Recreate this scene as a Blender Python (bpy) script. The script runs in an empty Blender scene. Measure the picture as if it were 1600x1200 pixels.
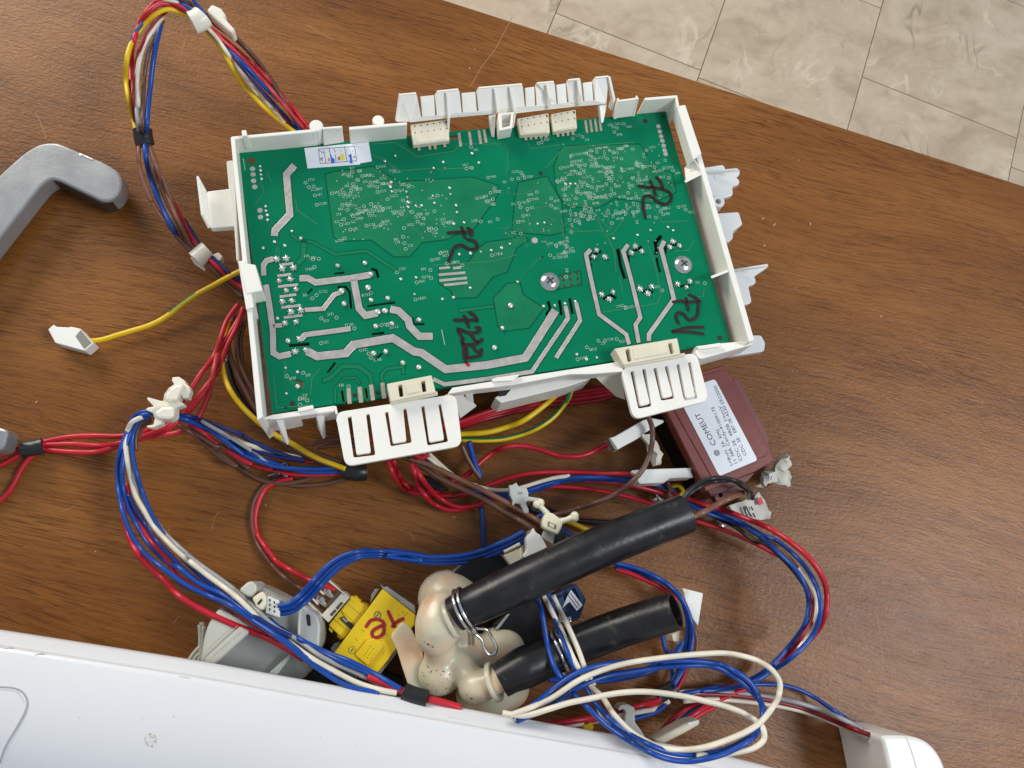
import bpy, bmesh, math, random
from mathutils import Vector, Matrix
from mathutils.geometry import tessellate_polygon
S = bpy.context.scene
COL = S.collection
MM = 0.001
R = math.radians
# ------------------------------------------------------------------ camera
CAMH = 0.425
FPX = 1281.0
_n = Vector((-.12, .235, .964)).normalized()
_ez = -_n
_ex = (Vector((1, 0, 0)) - _ez * _ez.x).normalized()
_ey = _ez.cross(_ex)
C2W = Matrix((_ex, _ey, _ez))                  # camera axes (x right, y down, z ahead) to the table's axes
CAM = Vector((0, 0, CAMH))
cd = bpy.data.cameras.new("camera")
cam = bpy.data.objects.new("camera", cd)
COL.objects.link(cam)
rx, uy, bz = C2W @ Vector((1, 0, 0)), C2W @ Vector((0, -1, 0)), C2W @ Vector((0, 0, -1))
cam.matrix_world = Matrix(((rx.x, uy.x, bz.x, CAM.x), (rx.y, uy.y, bz.y, CAM.y), (rx.z, uy.z, bz.z, CAM.z), (0, 0, 0, 1)))
cd.sensor_width = 36.0
cd.lens = 36.0 * FPX / 1600.0
cd.clip_start = 0.01
cd.clip_end = 50
S.camera = cam
# ------------------------------------------------------------------ light
w = bpy.data.worlds.new("World")
S.world = w
w.use_nodes = True
bg = w.node_tree.nodes["Background"]
bg.inputs[0].default_value = (0.80, 0.88, 1.0, 1)
bg.inputs[1].default_value = 0.40
def area(name, loc, target, sx, sy, power, col):
    l = bpy.data.lights.new(name, 'AREA')
    l.shape = 'RECTANGLE'
    l.size, l.size_y = sx, sy
    l.energy = power
    l.color = col
    o = bpy.data.objects.new(name, l)
    COL.objects.link(o)
    o.location = loc
    o.rotation_euler = (Vector(target) - Vector(loc)).to_track_quat('-Z', 'Y').to_euler()
    return o
area("window_light", (1.34, -0.16, 1.70), (0.45, 0.1, 0), 0.70, 0.55, 25, (0.94, 0.97, 1.0))
area("room_light", (-0.95, 1.35, 0.82), (0.15, 0.2, 0), 1.0, 0.7, 24, (1.0, 0.93, 0.82))
S.view_settings.view_transform = 'Standard'
S.view_settings.look = 'None'
S.view_settings.exposure = 0.0
S.view_settings.gamma = 1.0
S.view_settings.use_curve_mapping = False
S.cycles.max_bounces = 8
# ------------------------------------------------------------------ helpers
class Frame:
    """a plane family: z = const of the matrix M (local -> world); turns a pixel of the photograph into a local point"""
    def __init__(s, M):
        s.M = M
        s.I = M.inverted()
    def pt(s, px, py, h):
        d = C2W @ Vector(((px - 800) / FPX, (py - 600) / FPX, 1.0))
        o = s.I @ CAM
        d = s.I.to_3x3() @ d
        t = (h - o.z) / d.z
        return o + d * t
    def px(s, px, py, h):           # metres per pixel there
        return (s.pt(px + 1, py, h) - s.pt(px, py, h)).length
W0 = Frame(Matrix.Identity(4))
OFF = {}
def wp(px, py, zmm=0.0):
    return W0.pt(px, py, zmm * MM)
def lin(c):
    c = c / 255.0
    return c / 12.92 if c <= 0.04045 else ((c + 0.055) / 1.055) ** 2.4
def rgb(h):
    return tuple(lin(int(h[i:i + 2], 16)) for i in (0, 2, 4)) + (1,)
MATS = {}
def mat(name, col, rough=0.45, metal=0.0, sss=0.0, noise=0.0, nscale=300.0, bump=0.0, bscale=800.0, coat=0.0, spec=0.5, dirt=None, trans=0.0):
    if name in MATS:
        return MATS[name]
    m = bpy.data.materials.new(name)
    m.use_nodes = True
    nt = m.node_tree
    p = nt.nodes["Principled BSDF"]
    col = rgb(col) if isinstance(col, str) else tuple(col) + ((1,) if len(col) == 3 else ())
    p.inputs["Base Color"].default_value = col
    p.inputs["Roughness"].default_value = rough
    p.inputs["Metallic"].default_value = metal
    p.inputs["Specular IOR Level"].default_value = spec
    p.inputs["Coat Weight"].default_value = coat
    p.inputs["Transmission Weight"].default_value = trans
    if sss:
        p.inputs["Subsurface Weight"].default_value = sss
        p.inputs["Subsurface Scale"].default_value = 0.004
        p.inputs["Subsurface Radius"].default_value = (1.0, 0.8, 0.55)
    tc = nt.nodes.new("ShaderNodeTexCoord")
    if noise or dirt:
        n = nt.nodes.new("ShaderNodeTexNoise")
        n.inputs["Scale"].default_value = nscale
        n.inputs["Detail"].default_value = 5
        nt.links.new(tc.outputs["Object"], n.inputs["Vector"])
        mp = nt.nodes.new("ShaderNodeMapRange")
        mp.inputs[1].default_value, mp.inputs[2].default_value = 0.3, 0.7
        mp.inputs[3].default_value, mp.inputs[4].default_value = 1 - noise, 1 + noise
        nt.links.new(n.outputs["Fac"], mp.inputs[0])
        mx = nt.nodes.new("ShaderNodeMix")
        mx.data_type = 'RGBA'
        mx.blend_type = 'MULTIPLY'
        mx.inputs[0].default_value = 1
        mx.inputs[6].default_value = col
        nt.links.new(mp.outputs[0], mx.inputs[7])
        out = mx.outputs[2]
        if dirt:
            dcol, dscale, dthr = dirt
            v = nt.nodes.new("ShaderNodeTexNoise")
            v.inputs["Scale"].default_value = dscale
            v.inputs["Detail"].default_value = 3
            nt.links.new(tc.outputs["Object"], v.inputs["Vector"])
            r = nt.nodes.new("ShaderNodeMapRange")
            r.inputs[1].default_value, r.inputs[2].default_value = dthr, dthr + 0.03
            nt.links.new(v.outputs["Fac"], r.inputs[0])
            m2 = nt.nodes.new("ShaderNodeMix")
            m2.data_type = 'RGBA'
            nt.links.new(r.outputs[0], m2.inputs[0])
            nt.links.new(out, m2.inputs[6])
            m2.inputs[7].default_value = rgb(dcol)
            out = m2.outputs[2]
        nt.links.new(out, p.inputs["Base Color"])
        mr = nt.nodes.new("ShaderNodeMapRange")
        mr.inputs[3].default_value, mr.inputs[4].default_value = max(0.02, rough - 0.08), rough + 0.1
        nt.links.new(n.outputs["Fac"], mr.inputs[0])
        nt.links.new(mr.outputs[0], p.inputs["Roughness"])
    if bump:
        b = nt.nodes.new("ShaderNodeTexNoise")
        b.inputs["Scale"].default_value = bscale
        b.inputs["Detail"].default_value = 4
        nt.links.new(tc.outputs["Object"], b.inputs["Vector"])
        bn = nt.nodes.new("ShaderNodeBump")
        bn.inputs["Strength"].default_value = bump
        bn.inputs["Distance"].default_value = 0.001
        nt.links.new(b.outputs["Fac"], bn.inputs["Height"])
        nt.links.new(bn.outputs[0], p.inputs["Normal"])
    MATS[name] = m
    return m
def tag(o, label=None, cat=None, group=None, kind=None):
    if label: o['label'] = label
    if cat: o['category'] = cat
    if group: o['group'] = group
    if kind: o['kind'] = kind
    return o
def thing(name, label, cat, loc=None, group=None, M=None):
    o = bpy.data.objects.new(name, None)
    o.empty_display_size = 0.01
    COL.objects.link(o)
    tag(o, label, cat, group)
    if M is not None:
        o.matrix_world = M
        OFF[o] = Vector((0, 0, 0))
    else:
        v = Vector(loc) if loc is not None else Vector((0, 0, 0))
        o.location = v
        OFF[o] = v
    return o
def put(name, verts, faces, mats, parent=None, smooth=False, bevel=0.0, midx=None, segs=2, angle=40, sub=0):
    """one mesh object; verts in the frame's own coordinates"""
    off = OFF[parent] if parent is not None else None
    if off is None:
        c = Vector((0, 0, 0))
        for v in verts: c += Vector(v)
        c /= len(verts)
        c.z = min(v[2] for v in verts)
        off = c
    me = bpy.data.meshes.new(name)
    me.from_pydata([Vector(v) - off for v in verts], [], faces)
    if not isinstance(mats, (list, tuple)): mats = [mats]
    for m in mats: me.materials.append(m)
    if midx:
        for p, i in zip(me.polygons, midx): p.material_index = i
    me.validate()
    bm = bmesh.new()
    bm.from_mesh(me)
    bmesh.ops.recalc_face_normals(bm, faces=bm.faces)
    bm.to_mesh(me)
    bm.free()
    if smooth:
        me.shade_smooth()
        if smooth != 'all': me.set_sharp_from_angle(angle=R(smooth if smooth is not True else 40))
    o = bpy.data.objects.new(name, me)
    COL.objects.link(o)
    if parent is not None:
        o.parent = parent
        OFF[o] = OFF[parent]
    else:
        o.location = off
        OFF[o] = off
    if bevel:
        b = o.modifiers.new("bevel", 'BEVEL')
        b.width = bevel
        b.segments = segs
        b.limit_method = 'ANGLE'
        b.angle_limit = R(angle)
        b.use_clamp_overlap = True
    if sub:
        s = o.modifiers.new("subsurf", 'SUBSURF')
        s.levels = s.render_levels = sub
    return o
def zq(x0, y0, sc, pts):            # points read in an enlarged crop of the photograph -> photograph pixels
    return [(x0 + p[0] / sc, y0 + p[1] / sc) + tuple(p[2:]) for p in pts]
def rounded(pts, r, n=4):           # round every corner of a closed polygon
    out = []
    N = len(pts)
    for i in range(N):
        a, b, c = Vector(pts[i - 1][:2]), Vector(pts[i][:2]), Vector(pts[(i + 1) % N][:2])
        u, v = (a - b), (c - b)
        rr = min(r, u.length * .45, v.length * .45)
        p, q = b + u.normalized() * rr, b + v.normalized() * rr
        for k in range(n + 1):
            t = k / n
            out.append(tuple(p * (1 - t) ** 2 + b * 2 * t * (1 - t) + q * t * t))
    return out
def prism_geo(fr, pts, top, bot, holes=()):
    """pts in pixels (optionally a third value = own height in mm), polygon at height top, straight down to bot (mm)"""
    loops = [[fr.pt(p[0], p[1], (p[2] if len(p) > 2 else top) * MM) for p in lp] for lp in [pts] + list(holes)]
    tris = tessellate_polygon([[Vector((v.x, v.y, 0)) for v in lp] for lp in loops])
    flat = [v for lp in loops for v in lp]
    n = len(flat)
    dz = (top - bot) * MM
    verts = flat + [v - Vector((0, 0, dz)) for v in flat]
    faces = []
    if len(loops) == 1:
        faces += [tuple(range(n)), tuple(range(2 * n - 1, n - 1, -1))]
    else:
        faces += [tuple(t) for t in tris] + [tuple(i + n for i in reversed(t)) for t in tris]
    k = 0
    for lp in loops:
        m = len(lp)
        for i in range(m):
            a, b = k + i, k + (i + 1) % m
            faces.append((a, b, b + n, a + n))
        k += m
    return verts, faces
def prism(name, fr, pts, top, bot, m, parent=None, holes=(), bevel=0.3, smooth=False):
    v, f = prism_geo(fr, pts, top, bot, holes)
    return put(name, v, f, m, parent, bevel=bevel * MM, smooth=smooth)
def merged(name, geos, m, parent=None, bevel=0.0, smooth=False):
    V, F = [], []
    for v, f in geos:
        k = len(V)
        V += v
        F += [tuple(i + k for i in q) for q in f]
    return put(name, V, F, m, parent, bevel=bevel * MM, smooth=smooth)
def catmull(P, n=6):
    if len(P) < 3:
        return [P[0].lerp(P[-1], i / n) for i in range(n + 1)]
    Q = [P[0] * 2 - P[1]] + list(P) + [P[-1] * 2 - P[-2]]
    out = []
    for i in range(1, len(Q) - 2):
        p0, p1, p2, p3 = Q[i - 1:i + 3]
        t0 = 0.0
        t1 = t0 + max(1e-6, (p1 - p0).length ** .5)
        t2 = t1 + max(1e-6, (p2 - p1).length ** .5)
        t3 = t2 + max(1e-6, (p3 - p2).length ** .5)
        for k in range(n):
            t = t1 + (t2 - t1) * k / n
            a1 = p0 * ((t1 - t) / (t1 - t0)) + p1 * ((t - t0) / (t1 - t0))
            a2 = p1 * ((t2 - t) / (t2 - t1)) + p2 * ((t - t1) / (t2 - t1))
            a3 = p2 * ((t3 - t) / (t3 - t2)) + p3 * ((t - t2) / (t3 - t2))
            b1 = a1 * ((t2 - t) / (t2 - t0)) + a2 * ((t - t0) / (t2 - t0))
            b2 = a2 * ((t3 - t) / (t3 - t1)) + a3 * ((t - t1) / (t3 - t1))
            out.append(b1 * ((t2 - t) / (t2 - t1)) + b2 * ((t - t1) / (t2 - t1)))
    out.append(Q[-2])
    return out
def sweep(path, rad, sides=8, cap=True, flat=1.0):
    """tube along a list of points; rad a number or one per point"""
    n = len(path)
    rs = rad if isinstance(rad, (list, tuple)) else [rad] * n
    T = [(path[min(i + 1, n - 1)] - path[max(i - 1, 0)]).normalized() for i in range(n)]
    up = Vector((0, 0, 1)) if abs(T[0].z) < 0.9 else Vector((1, 0, 0))
    N = (up - T[0] * up.dot(T[0])).normalized()
    V, F = [], []
    for i in range(n):
        N = (N - T[i] * N.dot(T[i])).normalized()
        B = T[i].cross(N)
        for s in range(sides):
            a = 2 * math.pi * s / sides
            V.append(path[i] + (N * math.cos(a) * flat + B * math.sin(a)) * rs[i])
    for i in range(n - 1):
        for s in range(sides):
            t = (s + 1) % sides
            F.append((i * sides + s, i * sides + t, (i + 1) * sides + t, (i + 1) * sides + s))
    if cap:
        F.append(tuple(range(sides - 1, -1, -1)))
        F.append(tuple((n - 1) * sides + s for s in range(sides)))
    return V, F
WR = {}
def wire(col, pts, parent, r=1.0, z=None, name="wire", label=None, stripe=None, n=6, sides=8, fr=W0):
    """pts: (px, py[, height mm]); heights not given are carried on / interpolated"""
    r *= 0.90
    keep = [pts[0]]
    for p in pts[1:]:
        if math.hypot(p[0] - keep[-1][0], p[1] - keep[-1][1]) > 5: keep.append(p)
    pts = keep if len(keep) > 1 else pts
    zs = [p[2] if len(p) > 2 else None for p in pts]
    if zs[0] is None: zs[0] = z if z is not None else 2
    if zs[-1] is None: zs[-1] = z if z is not None else [q for q in zs if q is not None][-1]
    i = 0
    while i < len(zs) - 1:
        j = i + 1
        while zs[j] is None: j += 1
        for k in range(i + 1, j): zs[k] = zs[i] + (zs[j] - zs[i]) * (k - i) / (j - i)
        i = j
    P = [fr.pt(p[0], p[1], max(zz, r * 1.02) * MM) for p, zz in zip(pts, zs)]
    path = catmull(P, n)
    V, F = sweep(path, r * MM, sides)
    if stripe:
        mi = []
        for q in range(len(path) - 1):
            for s in range(sides):
                mi.append(1 if ((s - stripe[1] + .12 * math.sin(q * .07) * sides) % sides) < sides * stripe[2] else 0)
        mi += [0, 0]
        o = put(name, V, F, [WM[col], WM[stripe[0]]], parent, smooth='all', midx=mi)
    else:
        o = put(name, V, F, WM[col], parent, smooth='all')
    o['label'] = label or (COLN[col] + " insulated wire")
    return o
def off(pts, dx, dy, dz=0):
    return [(p[0] + dx, p[1] + dy) + ((p[2] + dz,) if len(p) > 2 else ()) for p in pts]
def band(name, fr, pts, r, m, parent, sides=14, flat=1.0, label=None, n=4):
    P = [fr.pt(p[0], p[1], p[2] * MM) for p in pts]
    path = catmull(P, n)
    V, F = sweep(path, r * MM, sides, True, flat)
    o = put(name, V, F, m, parent, smooth=50)
    if label: o['label'] = label
    return o
def strip(fr, pts, wpx, top, bot, cap=False):
    """a flat band following pixels (width in pixels), as a prism geometry"""
    P = [Vector(p[:2]) for p in pts]
    L, Rr = [], []
    n = len(P)
    for i in range(n):
        a = (P[i] - P[i - 1]).normalized() if i else None
        b = (P[i + 1] - P[i]).normalized() if i < n - 1 else None
        if a is None: a = b
        if b is None: b = a
        t = (a + b)
        t = t.normalized() if t.length > 1e-3 else a
        nn = Vector((-t.y, t.x))
        k = 1.0 / max(0.5, abs(nn.dot(Vector((-a.y, a.x)))))
        L.append(P[i] + nn * wpx / 2 * k)
        Rr.append(P[i] - nn * wpx / 2 * k)
    V, F = [], []
    for h in (top, bot):
        V += [fr.pt(p.x, p.y, h * MM) for p in L] + [fr.pt(p.x, p.y, h * MM) for p in Rr]
    m = 2 * n
    for i in range(n - 1):
        F += [(i, i + 1, n + i + 1, n + i), (m + i, m + n + i, m + n + i + 1, m + i + 1), (i, m + i, m + i + 1, i + 1), (n + i, n + i + 1, m + n + i + 1, m + n + i)]
    F += [(0, n, m + n, m), (n - 1, m + n - 1, m + 2 * n - 1, 2 * n - 1)]
    return V, F
def disc(fr, px, py, rmm, top, bot, n=12, ri=0.0):
    c = fr.pt(px, py, top * MM)
    V, F = [], []
    ring = [Vector((math.cos(2 * math.pi * i / n), math.sin(2 * math.pi * i / n), 0)) for i in range(n)]
    dz = Vector((0, 0, (top - bot) * MM))
    V += [c + q * rmm * MM for q in ring] + [c - dz + q * rmm * MM for q in ring]
    F += [(i, (i + 1) % n, n + (i + 1) % n, n + i) for i in range(n)]
    if ri:
        V += [c + q * ri * MM for q in ring] + [c - dz + q * ri * MM for q in ring]
        F += [(i, 2 * n + i, 2 * n + (i + 1) % n, (i + 1) % n) for i in range(n)]
        F += [(2 * n + i, 3 * n + i, 3 * n + (i + 1) % n, 2 * n + (i + 1) % n) for i in range(n)]
        F += [(n + i, n + (i + 1) % n, 3 * n + (i + 1) % n, 3 * n + i) for i in range(n)]
    else:
        F += [tuple(range(n)), tuple(range(2 * n - 1, n - 1, -1))]
    return V, F
def dome(c, r, h, n=10, k=4):
    V, F = [], []
    for j in range(k):
        a = math.pi / 2 * j / k
        for i in range(n):
            b = 2 * math.pi * i / n
            V.append(c + Vector((math.cos(b) * math.cos(a) * r, math.sin(b) * math.cos(a) * r, math.sin(a) * h)))
    V.append(c + Vector((0, 0, h)))
    for j in range(k - 1):
        for i in range(n):
            F.append((j * n + i, j * n + (i + 1) % n, (j + 1) * n + (i + 1) % n, (j + 1) * n + i))
    for i in range(n): F.append(((k - 1) * n + i, (k - 1) * n + (i + 1) % n, k * n))
    F.append(tuple(range(n - 1, -1, -1)))
    return V, F
def quad3(fr, pts, thick):
    """a plate through pixel corners with own heights (px, py, mm); thick mm along its own normal, away from the camera"""
    P = [fr.pt(p[0], p[1], p[2] * MM) for p in pts]
    nn = Vector((0, 0, 0))
    for i in range(len(P)):
        a, b = P[i], P[(i + 1) % len(P)]
        nn += Vector(((a.y - b.y) * (a.z + b.z), (a.z - b.z) * (a.x + b.x), (a.x - b.x) * (a.y + b.y)))
    nn.normalize()
    if nn.dot(fr.I @ CAM - P[0]) > 0: nn = -nn
    n = len(P)
    V = P + [p + nn * thick * MM for p in P]
    F = [tuple(range(n)), tuple(range(2 * n - 1, n - 1, -1))] + [(i, (i + 1) % n, n + (i + 1) % n, n + i) for i in range(n)]
    return V, F
def text_geo(body, origin, xdir, ydir, zoff, size):
    """flat lettering as mesh geometry in the plane of xdir, ydir"""
    c = bpy.data.curves.new("t", 'FONT')
    c.body = body
    c.size = size
    c.resolution_u = 2
    o = bpy.data.objects.new("t", c)
    me = o.to_mesh()
    nz = xdir.cross(ydir)
    V = [origin + xdir * v.co.x + ydir * v.co.y + nz * zoff for v in me.vertices]
    F = [tuple(p.vertices) for p in me.polygons]
    o.to_mesh_clear()
    bpy.data.objects.remove(o)
    bpy.data.curves.remove(c)
    return V, F
# ------------------------------------------------------------------ materials
WHITE = mat("white_plastic", (0.88, 0.86, 0.785), 0.38, noise=0.03, nscale=60, sss=0.08)
CREAM = mat("cream_plastic", (0.76, 0.70, 0.54), 0.42, noise=0.04, nscale=90, sss=0.1)
NYLON = mat("translucent_nylon", (0.80, 0.77, 0.66), 0.32, sss=0.45, noise=0.05, nscale=120)
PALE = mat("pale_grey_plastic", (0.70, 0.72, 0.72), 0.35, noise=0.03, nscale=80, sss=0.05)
GREENM = mat("green_solder_mask", (0.0015, 0.178, 0.084), 0.25, noise=0.12, nscale=28, spec=0.12)
POURM = mat("copper_under_mask", (0.011, 0.186, 0.084), 0.28, noise=0.12, nscale=60, spec=0.12)
LINEM = mat("thin_copper_line", (0.045, 0.21, 0.10), 0.34, spec=.3)
TINM = mat("tinned_copper", (0.58, 0.54, 0.50), 0.32, metal=0.5, noise=0.10, nscale=260, bump=0.25, bscale=400)
SOLDER = mat("solder", (0.74, 0.74, 0.71), 0.25, metal=0.55, bump=0.2, bscale=900)
STEEL = mat("bright_steel", (0.75, 0.74, 0.71), 0.20, metal=1.0, noise=0.06, nscale=300)
FINGER = mat("worn_contact", (0.55, 0.47, 0.38), 0.40, metal=0.5, noise=0.15, nscale=500)
SILK = mat("white_print", (0.52, 0.62, 0.53), 0.6)
DARK = mat("dark_opening", (0.012, 0.012, 0.012), 0.6)
MARK = mat("dark_marker_ink", (0.014, 0.003, 0.002), 0.45, noise=0.25, nscale=500)
REDMARK = mat("red_marker_ink", (0.36, 0.012, 0.018), 0.45, noise=0.2, nscale=400)
PAPER = mat("white_paper", (0.78, 0.81, 0.86), 0.55, noise=0.03, nscale=200)
INK = mat("black_print", (0.03, 0.03, 0.035), 0.6)
BLACKP = mat("black_plastic", (0.010, 0.010, 0.011), 0.42, spec=.28, noise=0.2, nscale=200)
TAPE = mat("black_tape", (0.016, 0.017, 0.018), 0.30, bump=0.3, bscale=300)
# ------------------------------------------------------------------ table and floor
def axis_tex(nt, ang):
    tc = nt.nodes.new("ShaderNodeTexCoord")
    mp = nt.nodes.new("ShaderNodeMapping")
    mp.vector_type = 'TEXTURE'
    mp.inputs["Rotation"].default_value = (0, 0, ang)
    nt.links.new(tc.outputs["Object"], mp.inputs["Vector"])
    return mp.outputs[0]
def nz(nt, vec, scale, sc=(1, 1, 1), detail=4, dist=0.0, rough=0.55):
    m = nt.nodes.new("ShaderNodeMapping")
    m.inputs["Scale"].default_value = sc
    nt.links.new(vec, m.inputs["Vector"])
    n = nt.nodes.new("ShaderNodeTexNoise")
    n.inputs["Scale"].default_value = scale
    n.inputs["Detail"].default_value = detail
    n.inputs["Distortion"].default_value = dist
    n.inputs["Roughness"].default_value = rough
    nt.links.new(m.outputs[0], n.inputs["Vector"])
    return n.outputs["Fac"]
def ramp(nt, fac, stops):
    r = nt.nodes.new("ShaderNodeValToRGB")
    e = r.color_ramp.elements
    while len(e) < len(stops): e.new(0.5)
    for q, (p, c) in zip(e, stops):
        q.position = p
        q.color = c if len(c) == 4 else tuple(c) + (1,)
    nt.links.new(fac, r.inputs[0])
    return r.outputs[0]
def mixc(nt, mode, a, b, f=1.0):
    m = nt.nodes.new("ShaderNodeMix")
    m.data_type = 'RGBA'
    m.blend_type = mode
    for i, x in ((0, f), (6, a), (7, b)):
        if hasattr(x, "links"): nt.links.new(x, m.inputs[i])
        else: m.inputs[i].default_value = x
    return m.outputs[2]
def wood():
    m = bpy.data.materials.new("wood_laminate")
    m.use_nodes = True
    nt = m.node_tree
    p = nt.nodes["Principled BSDF"]
    v = axis_tex(nt, GRAIN)
    # slow bend of the grain
    bend = nz(nt, v, 3.0, (1, 1.6, 1), 2)
    cmb = nt.nodes.new("ShaderNodeCombineXYZ")
    mul = nt.nodes.new("ShaderNodeMath"); mul.operation = 'MULTIPLY'
    nt.links.new(bend, mul.inputs[0]); mul.inputs[1].default_value = 0.055
    nt.links.new(mul.outputs[0], cmb.inputs[1])
    add = nt.nodes.new("ShaderNodeVectorMath"); add.operation = 'ADD'
    nt.links.new(v, add.inputs[0]); nt.links.new(cmb.outputs[0], add.inputs[1])
    v2 = add.outputs[0]
    big = nz(nt, v2, 4.5, (1, 5.0, 1), 4, 0.3)
    c = ramp(nt, big, [(0.25, (0.160, 0.056, 0.012)), (0.45, (0.212, 0.080, 0.017)), (0.6, (0.256, 0.101, 0.023)), (0.8, (0.312, 0.130, 0.033))])
    fib = nz(nt, v2, 60, (0.55, 15, 1), 6, 0.25, 0.65)
    c = mixc(nt, 'MULTIPLY', c, ramp(nt, fib, [(0.28, (0.62, 0.57, 0.53)), (0.5, (1, 1, 1)), (0.75, (1.18, 1.16, 1.12))]))
    pore = nz(nt, v2, 185, (0.42, 9, 1), 3, 0.8)
    dens = nz(nt, v2, 12, (1, 3, 1), 2)
    pm = nt.nodes.new("ShaderNodeMath"); pm.operation = 'MULTIPLY_ADD'
    nt.links.new(dens, pm.inputs[0]); pm.inputs[1].default_value = 0.30; nt.links.new(pore, pm.inputs[2])
    c = mixc(nt, 'MULTIPLY', c, ramp(nt, pm.outputs[0], [(0.68, (1, 1, 1)), (0.80, (0.55, 0.50, 0.46))]))
    # faint pale scratches and dust, in patches
    sv = axis_tex(nt, GRAIN + 1.15)
    scr = nz(nt, sv, 22, (0.9, 26, 1), 2, 0.6)
    where = nz(nt, v, 9, (1, 1, 1), 2)
    sm = nt.nodes.new("ShaderNodeMath"); sm.operation = 'MULTIPLY'
    nt.links.new(scr, sm.inputs[0]); nt.links.new(where, sm.inputs[1])
    c = mixc(nt, 'MIX', c, (0.42, 0.27, 0.15, 1), ramp(nt, sm.outputs[0], [(0.45, (0, 0, 0)), (0.55, (0.22, 0.22, 0.22))]))
    nt.links.new(c, p.inputs["Base Color"])
    rr = nz(nt, v, 60, (1, 2, 1), 4)
    mr = nt.nodes.new("ShaderNodeMapRange")
    mr.inputs[3].default_value, mr.inputs[4].default_value = 0.30, 0.40
    nt.links.new(rr, mr.inputs[0])
    nt.links.new(mr.outputs[0], p.inputs["Roughness"])
    p.inputs["Specular IOR Level"].default_value = 0.29
    fine = nz(nt, v, 520, (0.8, 1.6, 1), 3)
    hm = nt.nodes.new("ShaderNodeMath"); hm.operation = 'MULTIPLY_ADD'
    nt.links.new(pm.outputs[0], hm.inputs[0]); hm.inputs[1].default_value = -0.35; nt.links.new(fine, hm.inputs[2])
    bn = nt.nodes.new("ShaderNodeBump")
    bn.inputs["Strength"].default_value = 0.38
    bn.inputs["Distance"].default_value = 0.0006
    nt.links.new(hm.outputs[0], bn.inputs["Height"])
    nt.links.new(bn.outputs[0], p.inputs["Normal"])
    return m
eA, eB = wp(690, -2), wp(1600, 290)
eT = (eB - eA).normalized()
eN = Vector((eT.y, -eT.x, 0))                    # towards the viewer
GRAIN = math.atan2(eT.y, eT.x) + 0.04
WOOD = wood()
tb = thing("wooden_table", "brown wood-grain laminate table under the loose control parts", "table", (0, 0, -0.03))
c4 = [eA - eT * 0.75, eB + eT * 0.55, eB + eT * 0.55 + eN * 0.95, eA - eT * 0.75 + eN * 0.95]
V = [(p.x, p.y, 0) for p in c4] + [(p.x, p.y, -0.028) for p in c4]
F = [(0, 1, 2, 3), (7, 6, 5, 4)] + [(i, (i + 1) % 4, 4 + (i + 1) % 4, 4 + i) for i in range(4)]
put("table_top", V, F, WOOD, tb, bevel=0.0012)
SCR = mat("pale_scratch", (.36, .19, .085), .6)
sc_ = [strip(W0, q, wd_, .03, -.4) for q, wd_ in (([(735, 135), (752, 105), (775, 75), (800, 28)], 1.0), ([(1128, 505), (1131, 470), (1136, 445)], 1.0), ([(1120, 330), (1135, 305)], 1.0), ([(55, 175), (62, 188), (72, 215)], .9), ([(10, 60), (22, 78), (30, 92)], .8), ([(290, 60), (281, 92)], .8), ([(1370, 960), (1377, 1010), (1381, 1060)], .9), ([(1545, 1090), (1550, 1130), (1546, 1190)], 1.0), ([(270, 975), (280, 962)], .9), ([(1260, 690), (1330, 705)], .7), ([(330, 830), (334, 812), (341, 800)], .7), ([(640, 830), (648, 845)], .7), ([(1420, 560), (1450, 572)], .8), ([(95, 800), (118, 790)], .7), ([(480, 40), (520, 62)], .7))]
tag(merged("scratch", sc_, SCR, tb), kind="stuff")
LEGM = mat("dark_wood_leg", (0.08, 0.032, 0.012), 0.5, noise=0.2, nscale=40)
for k, q in enumerate(c4):
    c = q + (sum(c4, Vector()) / 4 - q) * 0.16
    s = 0.03
    V = [(c.x + a * s, c.y + b * s, z) for z in (-0.03, -0.75) for a, b in ((-1, -1), (1, -1), (1, 1), (-1, 1))]
    put("leg", V, [(0, 1, 2, 3), (7, 6, 5, 4)] + [(i, (i + 1) % 4, 4 + (i + 1) % 4, 4 + i) for i in range(4)], LEGM, tb)
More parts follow.
